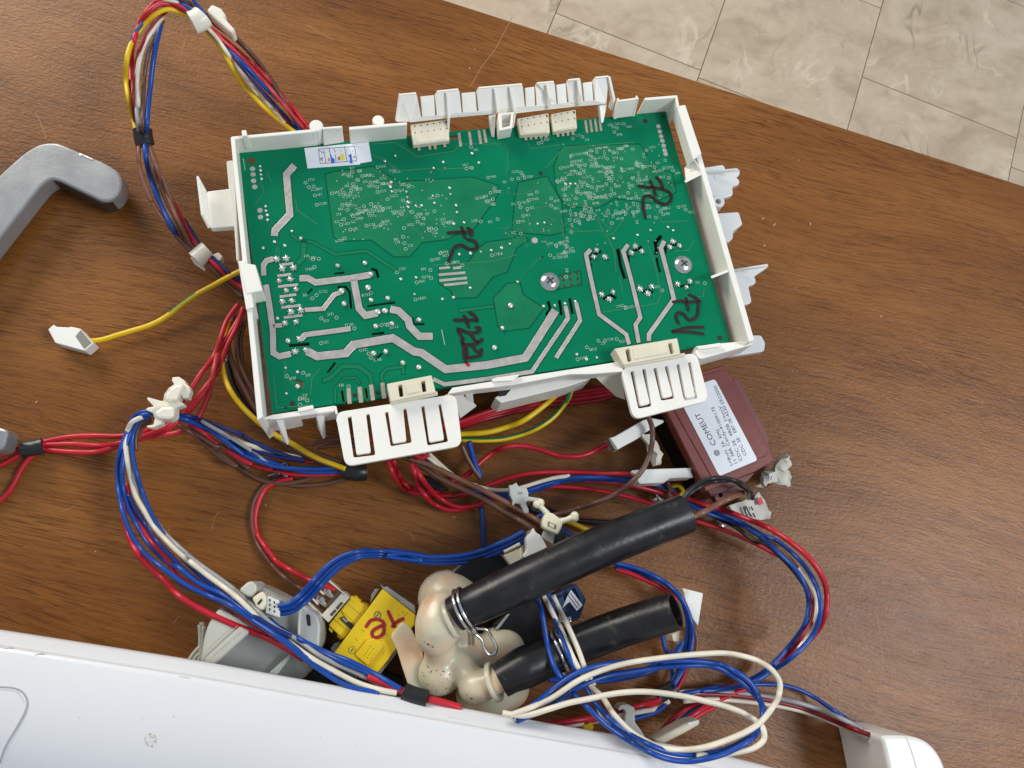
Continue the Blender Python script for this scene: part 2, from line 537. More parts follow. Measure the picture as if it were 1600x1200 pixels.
# floor: marbled tiles
FZ = -750.0
def tile_mat():
    m = bpy.data.materials.new("marbled_tile")
    m.use_nodes = True
    nt = m.node_tree
    p = nt.nodes["Principled BSDF"]
    g = nt.nodes.new("ShaderNodeNewGeometry")
    oi = nt.nodes.new("ShaderNodeObjectInfo")
    sc = nt.nodes.new("ShaderNodeVectorMath"); sc.operation = 'MULTIPLY_ADD'
    nt.links.new(oi.outputs["Random"], sc.inputs[0]); sc.inputs[1].default_value = (7, 5, 3)
    nt.links.new(g.outputs["Position"], sc.inputs[2])
    v = sc.outputs[0]
    a = nz(nt, v, 9, (1, 1.6, 1), 6, 1.2)
    c = ramp(nt, a, [(0.3, (0.50, 0.395, 0.28)), (0.5, (0.62, 0.505, 0.365)), (0.7, (0.69, 0.575, 0.435))])
    b = nz(nt, v, 60, (1, 1, 1), 5, 0.6)
    c = mixc(nt, 'MULTIPLY', c, ramp(nt, b, [(0.3, (0.94, 0.93, 0.92)), (0.6, (1.03, 1.03, 1.03))]))
    def vein(scale, dist, wdt, col, f, sc3=(1, 1, 1)):
        n = nz(nt, v, scale, sc3, 3, dist)
        s = nt.nodes.new("ShaderNodeMath"); s.operation = 'SUBTRACT'
        nt.links.new(n, s.inputs[0]); s.inputs[1].default_value = 0.5
        ab = nt.nodes.new("ShaderNodeMath"); ab.operation = 'ABSOLUTE'
        nt.links.new(s.outputs[0], ab.inputs[0])
        brk = nz(nt, v, scale * 1.7, (1, 1, 1), 2)
        rr = ramp(nt, ab.outputs[0], [(0.0, (f, f, f)), (wdt, (0, 0, 0))])
        rb = ramp(nt, brk, [(0.50, (0, 0, 0)), (0.64, (1, 1, 1))])
        return mixc(nt, 'MULTIPLY', rr, rb), col
    for args in ((3.4, 1.3, 0.016, (0.20, 0.16, 0.115, 1), 0.62, (1.7, .7, 1)), (9.0, 2.2, 0.008, (0.30, 0.23, 0.15, 1), 0.35), (6.0, 2.0, 0.035, (0.86, 0.74, 0.58, 1), 0.6)):
        f, col = vein(*args)
        c = mixc(nt, 'MIX', c, col, f)
    nt.links.new(c, p.inputs["Base Color"])
    p.inputs["Roughness"].default_value = 0.45
    return m
TILE = tile_mat()
GROUT = mat("dark_grout", (0.20, 0.165, 0.12), 0.9, noise=0.2, nscale=80)
fl = thing("floor", None, None, (0.3, 0.5, FZ * MM))
tag(fl, kind="structure")
d = (wp(1130, 0, FZ) - wp(1090, 125, FZ)).normalized()
d = (d + (wp(1385, 0, FZ) - wp(1325, 200, FZ)).normalized()).normalized()
e = Vector((d.y, -d.x, 0))
org = wp(1090, 125, FZ)
s3 = (wp(1325, 200, FZ) - org).dot(e)
s4 = (wp(1575, 285, FZ) - org).dot(e)
s1 = (wp(862, 35, FZ) - org).dot(e)
print("tile columns", s1, 0, s3, s4)
wcol = (s4 - s1) / 3
cols = [s1 - 2 * wcol, s1 - wcol, s1, 0.0, s3, s4, s4 + wcol, s4 + 2 * wcol]
tg = 0.0014
y1 = (wp(1040, 88, FZ) - org).dot(d)
y3 = (wp(1590, 6, FZ) - org).dot(d)
starts = [y1 + .10, y1 - .12, y1, y3 - wcol * .45, y3, y1 + .05, y1 - .08]
for ci in range(7):
    a0, a1 = cols[ci] + tg / 2, cols[ci + 1] - tg / 2
    for k in range(-3, 5):
        b0, b1 = starts[ci] + k * wcol + tg / 2, starts[ci] + (k + 1) * wcol - tg / 2
        q = [org + e * a + d * b for a, b in ((a0, b0), (a1, b0), (a1, b1), (a0, b1))]
        V = [(p.x, p.y, FZ * MM) for p in q] + [(p.x, p.y, FZ * MM - 0.006) for p in q]
        put("floor_tile", V, [(0, 1, 2, 3), (7, 6, 5, 4)] + [(i, (i + 1) % 4, 4 + (i + 1) % 4, 4 + i) for i in range(4)], TILE, fl, bevel=0.0006, segs=1)
q = [org + e * a + d * b for a, b in ((-1.6, -1.4), (1.6, -1.4), (1.6, 1.2), (-1.6, 1.2))]
put("grout_bed", [(p.x, p.y, FZ * MM - 0.0015) for p in q], [(0, 1, 2, 3)], GROUT, fl)
# ------------------------------------------------------------------ the control module: tray and circuit board
TM = Matrix(((0.98048, -0.19479, 0.02662, -0.06285692), (0.19363, 0.98023, 0.04078, 0.07373662), (-0.03404, -0.03483, 0.99881, -0.36801448 + CAMH), (0, 0, 0, 1)))
TM = TM.to_quaternion().to_matrix().to_4x4()
TM.translation = Vector((-0.06285692, 0.07373662, -0.36801448 + CAMH))
T = Frame(TM)
BW, BH = 0.222, 0.13233
cm = thing("control_module", "white plastic tray holding the large green circuit board with handwritten numbers", "circuit board", M=TM)
z1 = lambda p: zq(340, 100, 4, p)
z2 = lambda p: zq(600, 90, 4, p)
z3 = lambda p: zq(860, 110, 4, p)
z4 = lambda p: zq(340, 360, 4, p)
z5 = lambda p: zq(600, 360, 4, p)
z6 = lambda p: zq(860, 360, 4, p)
z7 = lambda p: zq(340, 560, 4, p)
z8 = lambda p: zq(640, 560, 4, p)
z9 = lambda p: zq(0, 160, 4, p)
def strip_outline(pts, wpx):
    P = [Vector(p) for p in pts]
    L, Q = [], []
    for i in range(len(P)):
        a = (P[i] - P[i - 1]).normalized() if i else (P[1] - P[0]).normalized()
        b = (P[i + 1] - P[i]).normalized() if i < len(P) - 1 else a
        t = (a + b).normalized()
        nn = Vector((-t.y, t.x)) / max(0.6, (a + b).length / 2)
        L.append(P[i] + nn * wpx / 2)
        Q.append(P[i] - nn * wpx / 2)
    return [tuple(p) for p in L + Q[::-1]]
slots = []
for pts, wd in ((z4([(960, 238), (992, 250), (1005, 296)]), 4), (z4([(748, 352), (800, 352), (825, 385), (835, 488)]), 3.6), (z4([(935, 475), (1035, 459), (1110, 450)]), 3.4),
                (z4([(1219, 545), (1226, 587), (1292, 586)]), 3.2), (z4([(963, 649), (1042, 640)]), 4), (z4([(735, 826), (686, 890)]), 4), (z4([(986, 810), (1026, 768)]), 3.4), (z4([(558, 397), (592, 364)]), 3.4),
                (z4([(486, 935), (525, 950), (536, 982)]), 5), (z4([(728, 271), (792, 263)]), 3.2), (z5([(1025, 442), (1040, 492), (1012, 528)]), 4.5), (z5([(1096, 434), (1110, 530)]), 4.5), (z5([(1160, 424), (1180, 522)]), 4.5),
                (z6([(252, 205), (254, 240), (262, 312)]), 4), (z6([(248, 190), (253, 156), (290, 142), (318, 130)]), 4), (z6([(330, 432), (352, 412), (378, 404), (412, 425)]), 4), (z6([(420, 115), (432, 170), (440, 222), (466, 302)]), 5.5),
                (z6([(488, 195), (490, 136), (545, 118), (572, 100)]), 4.5), (z6([(572, 384), (604, 372), (642, 388)]), 4), (z6([(694, 32), (655, 78), (664, 108), (660, 152)]), 6), (z6([(664, 170), (672, 210), (686, 262)]), 4), (z6([(717, 150), (720, 104), (768, 84), (812, 94)]), 4.5),
                (z6([(810, 352), (848, 341), (872, 350)]), 4), (z4([(446, 720), (574, 709)]), 5), (z2([(406, 505), (470, 494)]), 6), (z4([(776, 1000), (790, 1082)]), 4), (z4([(925, 985), (938, 1066)]), 4)):
    slots.append(strip_outline(pts, wd))
rect = [(0, 0), (BW, 0), (BW, BH), (0, BH)]
lo = [[Vector((x, y, 0)) for x, y in rect]] + [[Vector((p.x, p.y, 0)) for p in (T.pt(q[0], q[1], 0) for q in s)] for s in slots]
tri = tessellate_polygon(lo)
flat = [v for l in lo for v in l]
nfl = len(flat)
V = flat + [v - Vector((0, 0, 0.0016)) for v in flat]
F = [tuple(t) for t in tri] + [tuple(i + nfl for i in reversed(t)) for t in tri]
k = 0
for l in lo:
    for i in range(len(l)):
        a, b = k + i, k + (i + 1) % len(l)
        F.append((a, b, b + nfl, a + nfl))
    k += len(l)
pcb = put("circuit_board", V, F, GREENM, cm)
# copper areas seen through the mask
pours = [
    z1([(672, 690), (720, 672), (960, 640), (1000, 652), (1130, 735), (1250, 728), (1590, 705)]) + [(780, 290), (778, 305), (737, 278 + 85), (720, 362), (700, 374), (660, 379), (640, 401), (615, 401), (580, 375), (530, 377), (521, 370)],
    z5([(345, 225), (520, 205), (590, 110), (640, 72), (800, 50), (860, 25), (905, 60), (830, 110), (770, 262), (680, 290), (580, 418), (440, 424), (418, 380), (342, 330)]),
    z5([(682, 425), (765, 332), (850, 322), (870, 400), (1000, 485), (910, 610), (748, 632), (712, 600)]),
    z5([(1092, 280), (1228, 250), (1236, 340), (1090, 366)]),
    z3([(60, 500), (110, 470), (560, 460), (600, 520), (600, 600), (760, 640), (790, 760), (640, 830), (400, 800), (300, 860), (100, 850), (40, 760), (20, 600)]),
    z2([(840, 780), (1020, 740), (1110, 900), (1130, 1090), (1040, 1110), (800, 1090), (815, 900)]),
]
for p in pours: prism("copper_area", T, p, 0.06, 0.01, POURM, pcb, bevel=0)
for pts, wd in ((z5([(470, 502), (690, 474)]), 5.5), (z5([(845, 315), (940, 200), (990, 165)]), 3.5), (z4([(458, 20), (500, 60), (590, 72), (735, 150), (930, 128), (1120, 252)]), 5), (z4([(540, 60), (535, 170), (500, 210)]), 9), (z4([(655, 940), (700, 925), (780, 850), (880, 850), (950, 900), (965, 970)]), 7),
                (z4([(1160, 900), (1160, 850), (1060, 865), (1025, 900), (1030, 955)]), 5.5), (z4([(735, 1080), (735, 990), (790, 925), (860, 920), (890, 960)]), 4.5), (z4([(425, 800), (420, 860), (430, 920), (500, 980)]), 6), (z4([(375, 100), (372, 170)]), 8)):
    v, f = strip(T, pts, wd, 0.06, 0.01)
    put("copper_area", v, f, POURM, pcb)
tracks = [(z1([(480, 632), (430, 690), (440, 800), (452, 940), (358, 1040), (355, 1075)]), 11), (z4([(350, 178), (305, 190), (286, 215), (288, 282)]), 8.5), (z4([(302, 340), (325, 480), (345, 620), (348, 765), (385, 788), (458, 772)]), 9.5), (z4([(345, 598), (402, 592)]), 7),
          (z4([(512, 300), (565, 298), (612, 326), (840, 298), (955, 277)]), 10), (z4([(850, 305), (868, 400), (885, 490), (925, 532), (1000, 516)]), 11), (z4([(1080, 492), (1130, 502), (1192, 560), (1200, 598), (1262, 662), (1345, 662)]), 11.5), (z4([(545, 497), (660, 490), (728, 402), (780, 384)]), 7),
          (z4([(520, 682), (548, 652), (690, 634), (832, 614)]), 8), (z4([(560, 755), (622, 787), (800, 768), (850, 715), (1095, 673), (1230, 758), (1275, 765), (1425, 868), (1680, 842), (1925, 796), (2112, 500)]), 12.5),
          (z5([(310, 930), (378, 962), (630, 930), (925, 882), (1150, 548), (1134, 470)]), 6.5), (z5([(1075, 797), (1226, 562), (1200, 450)]), 6.5),
          (z6([(252, 118), (222, 150), (262, 340), (305, 525), (474, 650), (492, 712)]), 6.5), (z6([(486, 88), (455, 130), (500, 290), (562, 545), (532, 590), (552, 702)]), 6.5), (z6([(712, 66), (690, 110), (730, 260), (772, 430), (616, 650), (616, 692)]), 7)]
thin = [z1([(980, 500), (1110, 490), (1250, 580), (1480, 545), (1520, 500)]), z1([(970, 570), (1040, 600), (1135, 670), (1330, 652)]), z1([(1370, 660), (1590, 648)]), z1([(485, 845), (500, 920), (630, 1005)]), z1([(270, 740), (290, 800), (230, 890)]), z1([(310, 670), (335, 740)]),
        z2([(750, 540), (770, 570), (775, 670), (760, 740)]), z2([(480, 540), (740, 540)]), z2([(1010, 690), (1090, 600), (1130, 560), (1560, 530)]), z2([(890, 530), (920, 570), (1100, 545)]), z2([(1170, 1010), (1330, 1000), (1380, 1110), (1430, 1100), (1500, 1010)]),
        z2([(1110, 1010), (1120, 1110), (1160, 1190)]), z6([(130, 10), (320, 0), (360, 50), (400, 130), (410, 260)]), z6([(430, 290), (450, 380)]), z6([(320, 512), (440, 495), (455, 480)]), z6([(560, 475), (670, 455), (690, 400), (650, 200), (610, 100)]), z6([(770, 130), (860, 125), (895, 70)]),
        z6([(830, 430), (955, 412), (960, 370)]), z4([(580, 1030), (590, 920), (645, 860)]), z4([(350, 900), (370, 1110), (600, 1090)]), z5([(300, 220), (700, 190), (830, 150)]), z3([(380, 830), (350, 870), (380, 1000), (300, 920), (100, 930)]), z3([(480, 850), (640, 850), (700, 950), (860, 940)]), z3([(600, 540), (610, 640), (520, 680)])]
lg = [strip(T, p, 1.3, 0.10, 0.02) for p in thin]
rnd = random.Random(4)
for i in range(70):      # fine lines in the dense corner
    x, y = rnd.choice([(rnd.uniform(890, 1030), rnd.uniform(240, 330)), (rnd.uniform(530, 640), rnd.uniform(270, 350)), (rnd.uniform(780, 890), rnd.uniform(290, 370))])
    ln = rnd.uniform(5, 22)
    dx, dy = rnd.choice([(1, -.09), (.2, 1), (.7, .6), (.7, -.7)])
    m2 = (x + dx * ln, y + dy * ln)
    lg.append(strip(T, [(x, y), m2, (m2[0] + ln * .4, m2[1] + rnd.choice([-.3, .3]) * ln)], 1.0, 0.10, 0.02))
ln_ = merged("thin_track", lg, LINEM, pcb)
EDGEM = mat("bare_laminate_gap", (0.001, 0.095, 0.046), 0.3, spec=.15)
go_ = [strip(T, p + [p[0]], 1.7, 0.09, 0.01) for p in pours]
for p_, w_ in ((z4([(458, 20), (500, 60), (590, 72), (735, 150), (930, 128), (1120, 252)]), 5), (z4([(540, 60), (535, 170), (500, 210)]), 9), (z4([(655, 940), (700, 925), (780, 850), (880, 850), (950, 900), (965, 970)]), 7), (z4([(1160, 900), (1160, 850), (1060, 865), (1025, 900), (1030, 955)]), 5.5), (z4([(735, 1080), (735, 990), (790, 925), (860, 920), (890, 960)]), 4.5), (z5([(470, 502), (690, 474)]), 5.5)):
    o_ = strip_outline(p_, w_)
    go_.append(strip(T, o_ + [o_[0]], 1.1, 0.09, 0.01))
for p_, w_ in tracks:
    o_ = strip_outline(p_, w_ + 1.6)
    go_.append(strip(T, o_ + [o_[0]], 1.3, 0.09, 0.01))
tag(merged("clearance_gap", go_, EDGEM, pcb), kind="stuff")
tag(ln_, kind="stuff")
# heavy tinned tracks
for p, wd in tracks:
    v, f = strip(T, p, wd, 0.35, 0.02)
    put("tinned_track", v, f, TINM, pcb, bevel=0.00012)
for p, wd in ((z4([(385, 217), (472, 206)]), 4), (z4([(373, 285), (460, 274)]), 4), (z4([(378, 352), (502, 339)]), 4), (z4([(388, 415), (492, 401)]), 4), (z4([(398, 482), (522, 468)]), 4), (z4([(414, 546), (532, 530)]), 4),
              (z5([(345, 237), (412, 231)]), 4), (z5([(432, 237), (482, 231)]), 4), (z5([(342, 278), (508, 264)]), 4), (z5([(346, 314), (518, 297)]), 4), (z5([(376, 342), (522, 327)]), 4)):
    v, f = strip(T, p, wd, 0.3, 0.02)
    put("tinned_bar", v, f, TINM, pcb, bevel=0.0001)
# contact fingers on the board edge
for p, wd in ((z2([(468, 470), (480, 555)]), 4.2), (z2([(532, 462), (545, 546)]), 4.2), (z2([(592, 455), (606, 540)]), 4.2), (z2([(625, 448), (639, 532)]), 4.2), (z2([(1258, 392), (1270, 470)]), 3.6), (z2([(1288, 388), (1300, 466)]), 3.6), (z2([(1318, 384), (1330, 462)]), 3.6), (z2([(1346, 380), (1358, 458)]), 3.6),
              (z4([(818, 988), (825, 1084)]), 6.5), (z4([(887, 978), (897, 1076)]), 6.5), (z4([(959, 964), (971, 1062)]), 6.5), (z4([(1029, 952), (1042, 1050)]), 6.5)):
    v, f = strip(T, p, wd, 0.22, 0.02)
    put("contact_finger", v, f, FINGER, pcb)
# solder joints
joints = z1([(1110, 575), (1045, 608), (1350, 652), (1410, 615), (1590, 560), (1450, 775), (1455, 815), (1355, 870), (1490, 885), (1495, 928), (1345, 825), (1540, 990), (1475, 1000), (1240, 888), (1275, 885), (1185, 835), (1190, 865), (1190, 893), (1180, 800), (1085, 740), (1080, 768), (1088, 797), (285, 1150), (420, 1135), (355, 1112), (520, 1090), (465, 1045), (265, 640), (268, 665), (270, 692), (275, 720), (300, 890), (302, 918), (310, 945), (312, 975)])
joints += z2([(550, 600), (593, 658), (960, 1040), (1003, 1033), (1135, 790), (1165, 790), (1195, 790), (1435, 1130), (1585, 1110)])
joints += z4([(1240, 295), (1145, 305), (1230, 400), (1510, 150), (1580, 140), (1475, 420), (1580, 360), (1405, 430), (375, 550), (425, 860), (500, 885), (430, 1020)])
joints += z5([(470, 150), (540, 145), (605, 135), (670, 125), (735, 110), (787, 85), (835, 322), (997, 475), (1067, 470), (1130, 458), (1195, 445), (1205, 775), (1265, 805), (1330, 795), (435, 420), (538, 360)])
joints += z6([(395, 50), (545, 30), (625, 0), (768, 0), (735, -20)])
big = z4([(750, 222), (920, 205), (958, 275), (940, 360), (960, 437), (1063, 425), (775, 380), (790, 460), (1045, 503), (1000, 510), (1258, 560), (988, 600), (1090, 583), (975, 770), (1050, 758), (1157, 828), (1258, 855), (500, 975), (440, 690)]) + z5([(790, 470), (740, 612), (690, 733)])
star = z4([(370, 182), (430, 176), (405, 240), (475, 234), (385, 316), (455, 306), (430, 376), (490, 368), (405, 446), (465, 440), (458, 510), (520, 500), (420, 580), (490, 572), (512, 680), (485, 758), (552, 748)])
star += z6([(288, 125), (270, 165), (340, 165), (320, 400), (390, 385), (368, 430), (505, 140), (530, 100), (570, 130), (560, 365), (630, 350), (610, 395), (745, 105), (765, 70), (805, 95), (795, 335), (870, 318), (850, 355)])
def shared(name, protos, places, parent, m, rot=None, smooth='all'):
    """many alike small parts sharing a few meshes"""
    meshes = []
    for v, f in protos:
        me = bpy.data.meshes.new(name)
        me.from_pydata(v, [], f)
        me.materials.append(m)
        if smooth: me.shade_smooth()
        meshes.append(me)
    rr = random.Random(len(places))
    for i, c in enumerate(places):
        o = bpy.data.objects.new(name, meshes[i % len(meshes)])
        COL.objects.link(o)
        o.parent = parent
        o.location = c
        o.rotation_euler = (0, 0, rr.uniform(0, 6.28))
        s = rr.uniform(0.85, 1.15)
        o.scale = (s, s * rr.uniform(.9, 1.1), rr.uniform(.8, 1.2))
def jittered(r, h, seed, n=10, k=4):
    v, f = dome(Vector((0, 0, 0)), r, h, n, k)
    q = random.Random(seed)
    return [p + Vector((q.uniform(-1, 1), q.uniform(-1, 1), q.uniform(-.5, .5))) * r * .09 for p in v], f
shared("solder_joint", [jittered(.0008, .0007, s, 8, 3) for s in range(4)], [T.pt(x, y, 0.0001) for x, y in joints], pcb, SOLDER)
shared("solder_joint", [jittered(.00135, .0012, s + 9, 10, 4) for s in range(4)], [T.pt(x, y, 0.0002) for x, y in big], pcb, SOLDER)
def star_geo(seed):
    q = random.Random(seed)
    v, f = dome(Vector((0, 0, 0)), .00115, .0013, 8, 3)
    for k in range(7):
        a = 2 * math.pi * k / 7 + q.uniform(-.15, .15)
        t, nn = Vector((math.cos(a), math.sin(a), 0)), Vector((-math.sin(a), math.cos(a), 0))
        L = q.uniform(.0014, .0019)
        b = len(v)
        v += [t * .0007 + nn * .00028 + Vector((0, 0, .0006)), t * .0007 - nn * .00028 + Vector((0, 0, .0006)), t * L - nn * .0002, t * L + nn * .0002, t * L + Vector((0, 0, .00035))]
        f += [(b, b + 4, b + 3), (b, b + 1, b + 4), (b + 1, b + 2, b + 4), (b + 2, b + 3, b + 4)]
    return v, f
shared("solder_star", [star_geo(s) for s in range(4)], [T.pt(x, y, 0.0003) for x, y in star], pcb, SOLDER, smooth=False)
pads = [(x, y, 1.25) for x, y in z1([(218, 655), (222, 690), (225, 730), (232, 768), (265, 915), (268, 957)])] + [(x, y, 1.25) for x, y in z3([(676, 350), (684, 382), (692, 412), (700, 440), (708, 470), (714, 500), (720, 522)])] + [(x, y, 1.6) for x, y in z2([(942, 1142)])]
for x, y, r in pads:
    v, f = disc(T, x, y, r, 0.12, 0.02, 14)
    put("test_pad", v, f, TINM, pcb)
v, f = disc(T, 340 + 210 / 4, 100 + 605 / 4, 2.0, 0.09, 0.02, 14)
put("rust_coloured_pad", v, f, mat("brown_pad", (0.09, 0.055, 0.02), 0.5), pcb)
holes_ = [disc(T, x, y, r, 0.10, 0.02, 12) for x, y, r in [z2([(980, 722)])[0] + (1.2,), z3([(592, 316)])[0] + (1.4,), z3([(704, 288)])[0] + (0.9,), z6([(1060, 672)])[0] + (1.4,), z4([(468, 1082)])[0] + (1.3,), z4([(426, 1108)])[0] + (.8,), z5([(990, 165)])[0] + (.7,), z4([(858, 1032)])[0] + (1.1,), z4([(1002, 1016)])[0] + (1.1,)]]
for q in holes_: put("drilled_hole", q[0], q[1], DARK, pcb)
# silk print: ringed test points with small illegible captions
rnd = random.Random(11)
rings = z1([(550, 742), (570, 770), (600, 765), (608, 822), (620, 880), (715, 808), (780, 880), (812, 912), (790, 970), (772, 1005), (830, 1035), (793, 1090), (845, 950), (930, 1010), (982, 1018), (1020, 1005), (840, 675), (885, 670), (905, 700), (875, 722), (845, 750), (835, 790), (830, 810), (1000, 645), (1000, 735), (955, 742), (998, 770), (1000, 800), (1110, 795), (1165, 752), (1195, 758), (1062, 845), (1158, 852), (915, 890), (960, 875), (885, 925), (910, 920), (945, 935), (970, 920), (995, 912), (1035, 905), (1105, 925), (1150, 940), (1215, 925), (1250, 985), (1288, 965), (1355, 920), (1410, 995), (1445, 992), (1165, 1025), (1160, 1080), (1168, 1120), (1175, 1155), (1325, 1040), (1365, 1032), (1375, 822)])
rings += z2([(515, 693), (550, 690), (545, 560), (650, 750), (800, 760), (858, 720), (840, 755), (878, 750), (582, 880), (690, 820), (665, 845), (645, 900), (680, 885), (685, 915), (845, 910), (905, 890), (955, 840), (852, 935), (897, 945), (1045, 880), (1045, 925), (870, 990), (838, 1028), (855, 1100), (710, 1010), (605, 1025), (1075, 1170), (1140, 1175), (965, 535), (985, 530), (1180, 505), (1240, 495), (1430, 432), (1455, 440), (1440, 465), (1500, 415), (1555, 572), (1485, 570), (1435, 590), (1410, 580), (1330, 590), (1295, 580), (1265, 600), (1175, 610), (1190, 650), (1218, 680), (1255, 672), (1300, 665), (1325, 662), (1395, 632), (1485, 632), (1105, 690), (1200, 715), (1225, 725), (1385, 690), (1395, 720), (1505, 700), (1480, 745), (1245, 750), (1085, 778)])
rings += z3([(45, 690), (205, 670), (235, 720), (260, 730), (340, 610), (345, 640), (350, 660), (370, 670), (380, 690), (440, 665), (465, 620), (350, 710), (80, 745), (90, 780), (165, 760), (190, 770), (225, 770), (240, 790), (160, 800), (375, 780), (400, 770), (485, 765), (510, 720), (545, 690), (585, 600), (650, 605), (660, 630), (710, 610), (765, 625), (740, 672), (718, 562), (600, 500), (705, 900), (670, 850), (660, 920), (690, 880), (120, 935), (155, 940), (180, 950), (205, 910), (235, 930), (250, 915), (130, 1010), (385, 955), (410, 880), (435, 890), (455, 880), (470, 895), (515, 885), (540, 885), (800, 855), (845, 870), (265, 800), (285, 790)])
rings += z4([(597, 180), (632, 178), (606, 228), (592, 425), (618, 405), (648, 550), (743, 545), (855, 612), (648, 705), (958, 390), (1025, 592), (1062, 590), (1245, 325), (1238, 432), (1330, 248), (1335, 298), (1432, 208), (1340, 185), (1392, 142), (1530, 218), (432, 910), (535, 890), (958, 795), (945, 770), (515, 1050), (560, 1062), (515, 1090), (818, 975), (1120, 262)])
rings += z5([(1038, 155), (1088, 150), (1130, 135), (1075, 95), (1142, 98), (675, 155), (355, 140), (1210, 805), (1268, 730), (1340, 690), (1382, 688), (1455, 678), (1138, 290), (1510, 480)])
rings += z6([(965, 330), (700, 375), (470, 485), (36, 90), (100, 95), (48, 150), (92, 140)])
sg = []
def up(px, py, dx, dy, h=0.0001):
    a, b = T.pt(px, py, h), T.pt(px + dx, py + dy, h)
    return a, (b - a).normalized()
def caption(px, py, vertical):
    o, _ = up(px, py, 1, 0)
    xd = Vector((-0.05, -1, 0)) if vertical else Vector((1, 0, 0))
    yd = Vector((-xd.y, xd.x, 0))
    n = rnd.randint(3, 5)
    for i in range(n):
        b = o + xd * i * 0.00082
        for q in range(3):
            p = b + yd * (q * .00046) + xd * rnd.uniform(-.00012, .00012)
            if q == 1 and rnd.random() < .4: continue
            l = rnd.uniform(.00022, .00050)
            sg.append(([p, p + xd * l, p + xd * l + yd * .00026, p + yd * .00026], [(0, 1, 2, 3)]))
for x, y in rings:
    sg.append(disc(T, x, y, 0.86, 0.13, 0.12, 12, 0.68))
    vert = 880 < x < 1010 and 270 < y < 480 and rnd.random() < .75
    if vert: caption(x - 1, y - 14 + rnd.uniform(-2, 2), True)
    else: caption(x + rnd.choice([-14, 4.5, 4.5]), y + rnd.choice([0.5, 0.5, 6, -3]), False)
for i in range(60):
    caption(rnd.uniform(875, 1010), rnd.uniform(232, 345), rnd.random() < .4)
for i in range(25):
    caption(rnd.uniform(525, 620), rnd.uniform(262, 350), False)
sg += [strip(T, p, .8, .12, .11) for p in (z1([(160, 590), (172, 665)]), z5([(360, 618), (380, 715)]))]
sk = merged("silkscreen_print", sg, SILK, pcb)
tag(sk, kind="stuff")
tiny = []
for i in range(160):
    x, y = rnd.choice([(rnd.uniform(880, 1035), rnd.uniform(225, 345)), (rnd.uniform(525, 700), rnd.uniform(262, 375)), (rnd.uniform(790, 1050), rnd.uniform(280, 400))])
    tiny.append(disc(T, x, y, .36, 0.14, 0.13, 6))
tp = merged("small_via", tiny, TINM, pcb)
tag(tp, kind="stuff")
# screws
def screw(px, py, r):
    c = T.pt(px, py, 0.0003)
    v, f = dome(c, r, r * .42, 20, 5)
    v2, f2 = disc(T, px, py, r * 1000 + .5, 0.45, 0.05, 20)
    s = merged("screw", [(v, f), (v2, f2)], STEEL, cm, smooth=50)
    g = []
    for a in (0.5, 0.5 + math.pi / 2):
        t, nn = Vector((math.cos(a), math.sin(a), 0)), Vector((-math.sin(a), math.cos(a), 0))
        up_ = Vector((0, 0, r * .43))
        q = [c + t * r * .5 + nn * r * .11, c - t * r * .5 + nn * r * .11, c - t * r * .5 - nn * r * .11, c + t * r * .5 - nn * r * .11]
        g.append(([p + up_ for p in q] + [p for p in q], [(0, 1, 2, 3), (0, 4, 5, 1), (1, 5, 6, 2), (2, 6, 7, 3), (3, 7, 4, 0)]))
    merged("cross_recess", g, mat("recess_steel", (0.12, 0.12, 0.12), 0.4, metal=0.7), s)
screw(859, 440, 0.0043)
screw(1067.5, 413.5, 0.0043)
v_ = [disc(T, x, y, .75, 0.16, 0.08, 8) for x, y in z5([(1110, 282), (1160, 272), (1205, 265), (1120, 310), (1166, 305), (1212, 300), (1128, 345), (1172, 340), (1218, 335)])]
for q in v_: put("via_hole", q[0], q[1], mat("via_brown", (0.05, 0.03, 0.012), 0.5), pcb)
# sticker
stk = prism("label_sticker", T, [(475.5, 231.5), (576, 222), (581, 252), (563, 255), (562, 257), (480.5, 263)], 0.2, 0.02, PAPER, pcb, bevel=0)
zs_ = lambda p: zq(460, 210, 11.43, p)
ig = [strip(T, zs_(p), .7, .26, .25) for p in ([(430, 265), (462, 522)], [(520, 270), (565, 515)], [(625, 240), (645, 400)], [(730, 360), (745, 500)], [(895, 215), (940, 490)], [(1075, 215), (1115, 470)], [(430, 262), (1075, 212)], [(462, 522), (1115, 470)], [(440, 280), (520, 330)])]
for i in range(26):
    x, y = rnd.choice([(rnd.uniform(450, 620), rnd.uniform(270, 340)), (rnd.uniform(680, 880), rnd.uniform(270, 320)), (rnd.uniform(940, 1070), rnd.uniform(255, 310)), (480 + rnd.uniform(-20, 30), 440 + rnd.uniform(-30, 30)), (1070 + rnd.uniform(-15, 15), 400)])
    ig.append(strip(T, zs_([(x, y - 14), (x + 5, y + 14)]), .5, .26, .25))
merged("printed_table", ig, INK, stk)
for nm, cc, p in (("orange_smudge", (0.75, 0.28, 0.08), [(600, 410), (635, 430), (640, 485), (600, 465)]), ("blue_smudge", (0.02, 0.14, 0.75), [(645, 345), (680, 420), (720, 440), (715, 510), (665, 520), (650, 460)]), ("brown_smudge", (0.55, 0.20, 0.08), [(770, 410), (815, 390), (822, 450), (780, 460)]), ("yellow_smudge", (0.85, 0.75, 0.02), [(825, 350), (880, 335), (900, 450), (835, 470)]), ("blue_smudge", (0.03, 0.18, 0.70), [(965, 380), (1015, 340), (1040, 520), (990, 510), (995, 430)])):
    prism(nm, T, zs_(p), .30, .27, mat(nm, cc, .6), stk, bevel=0)
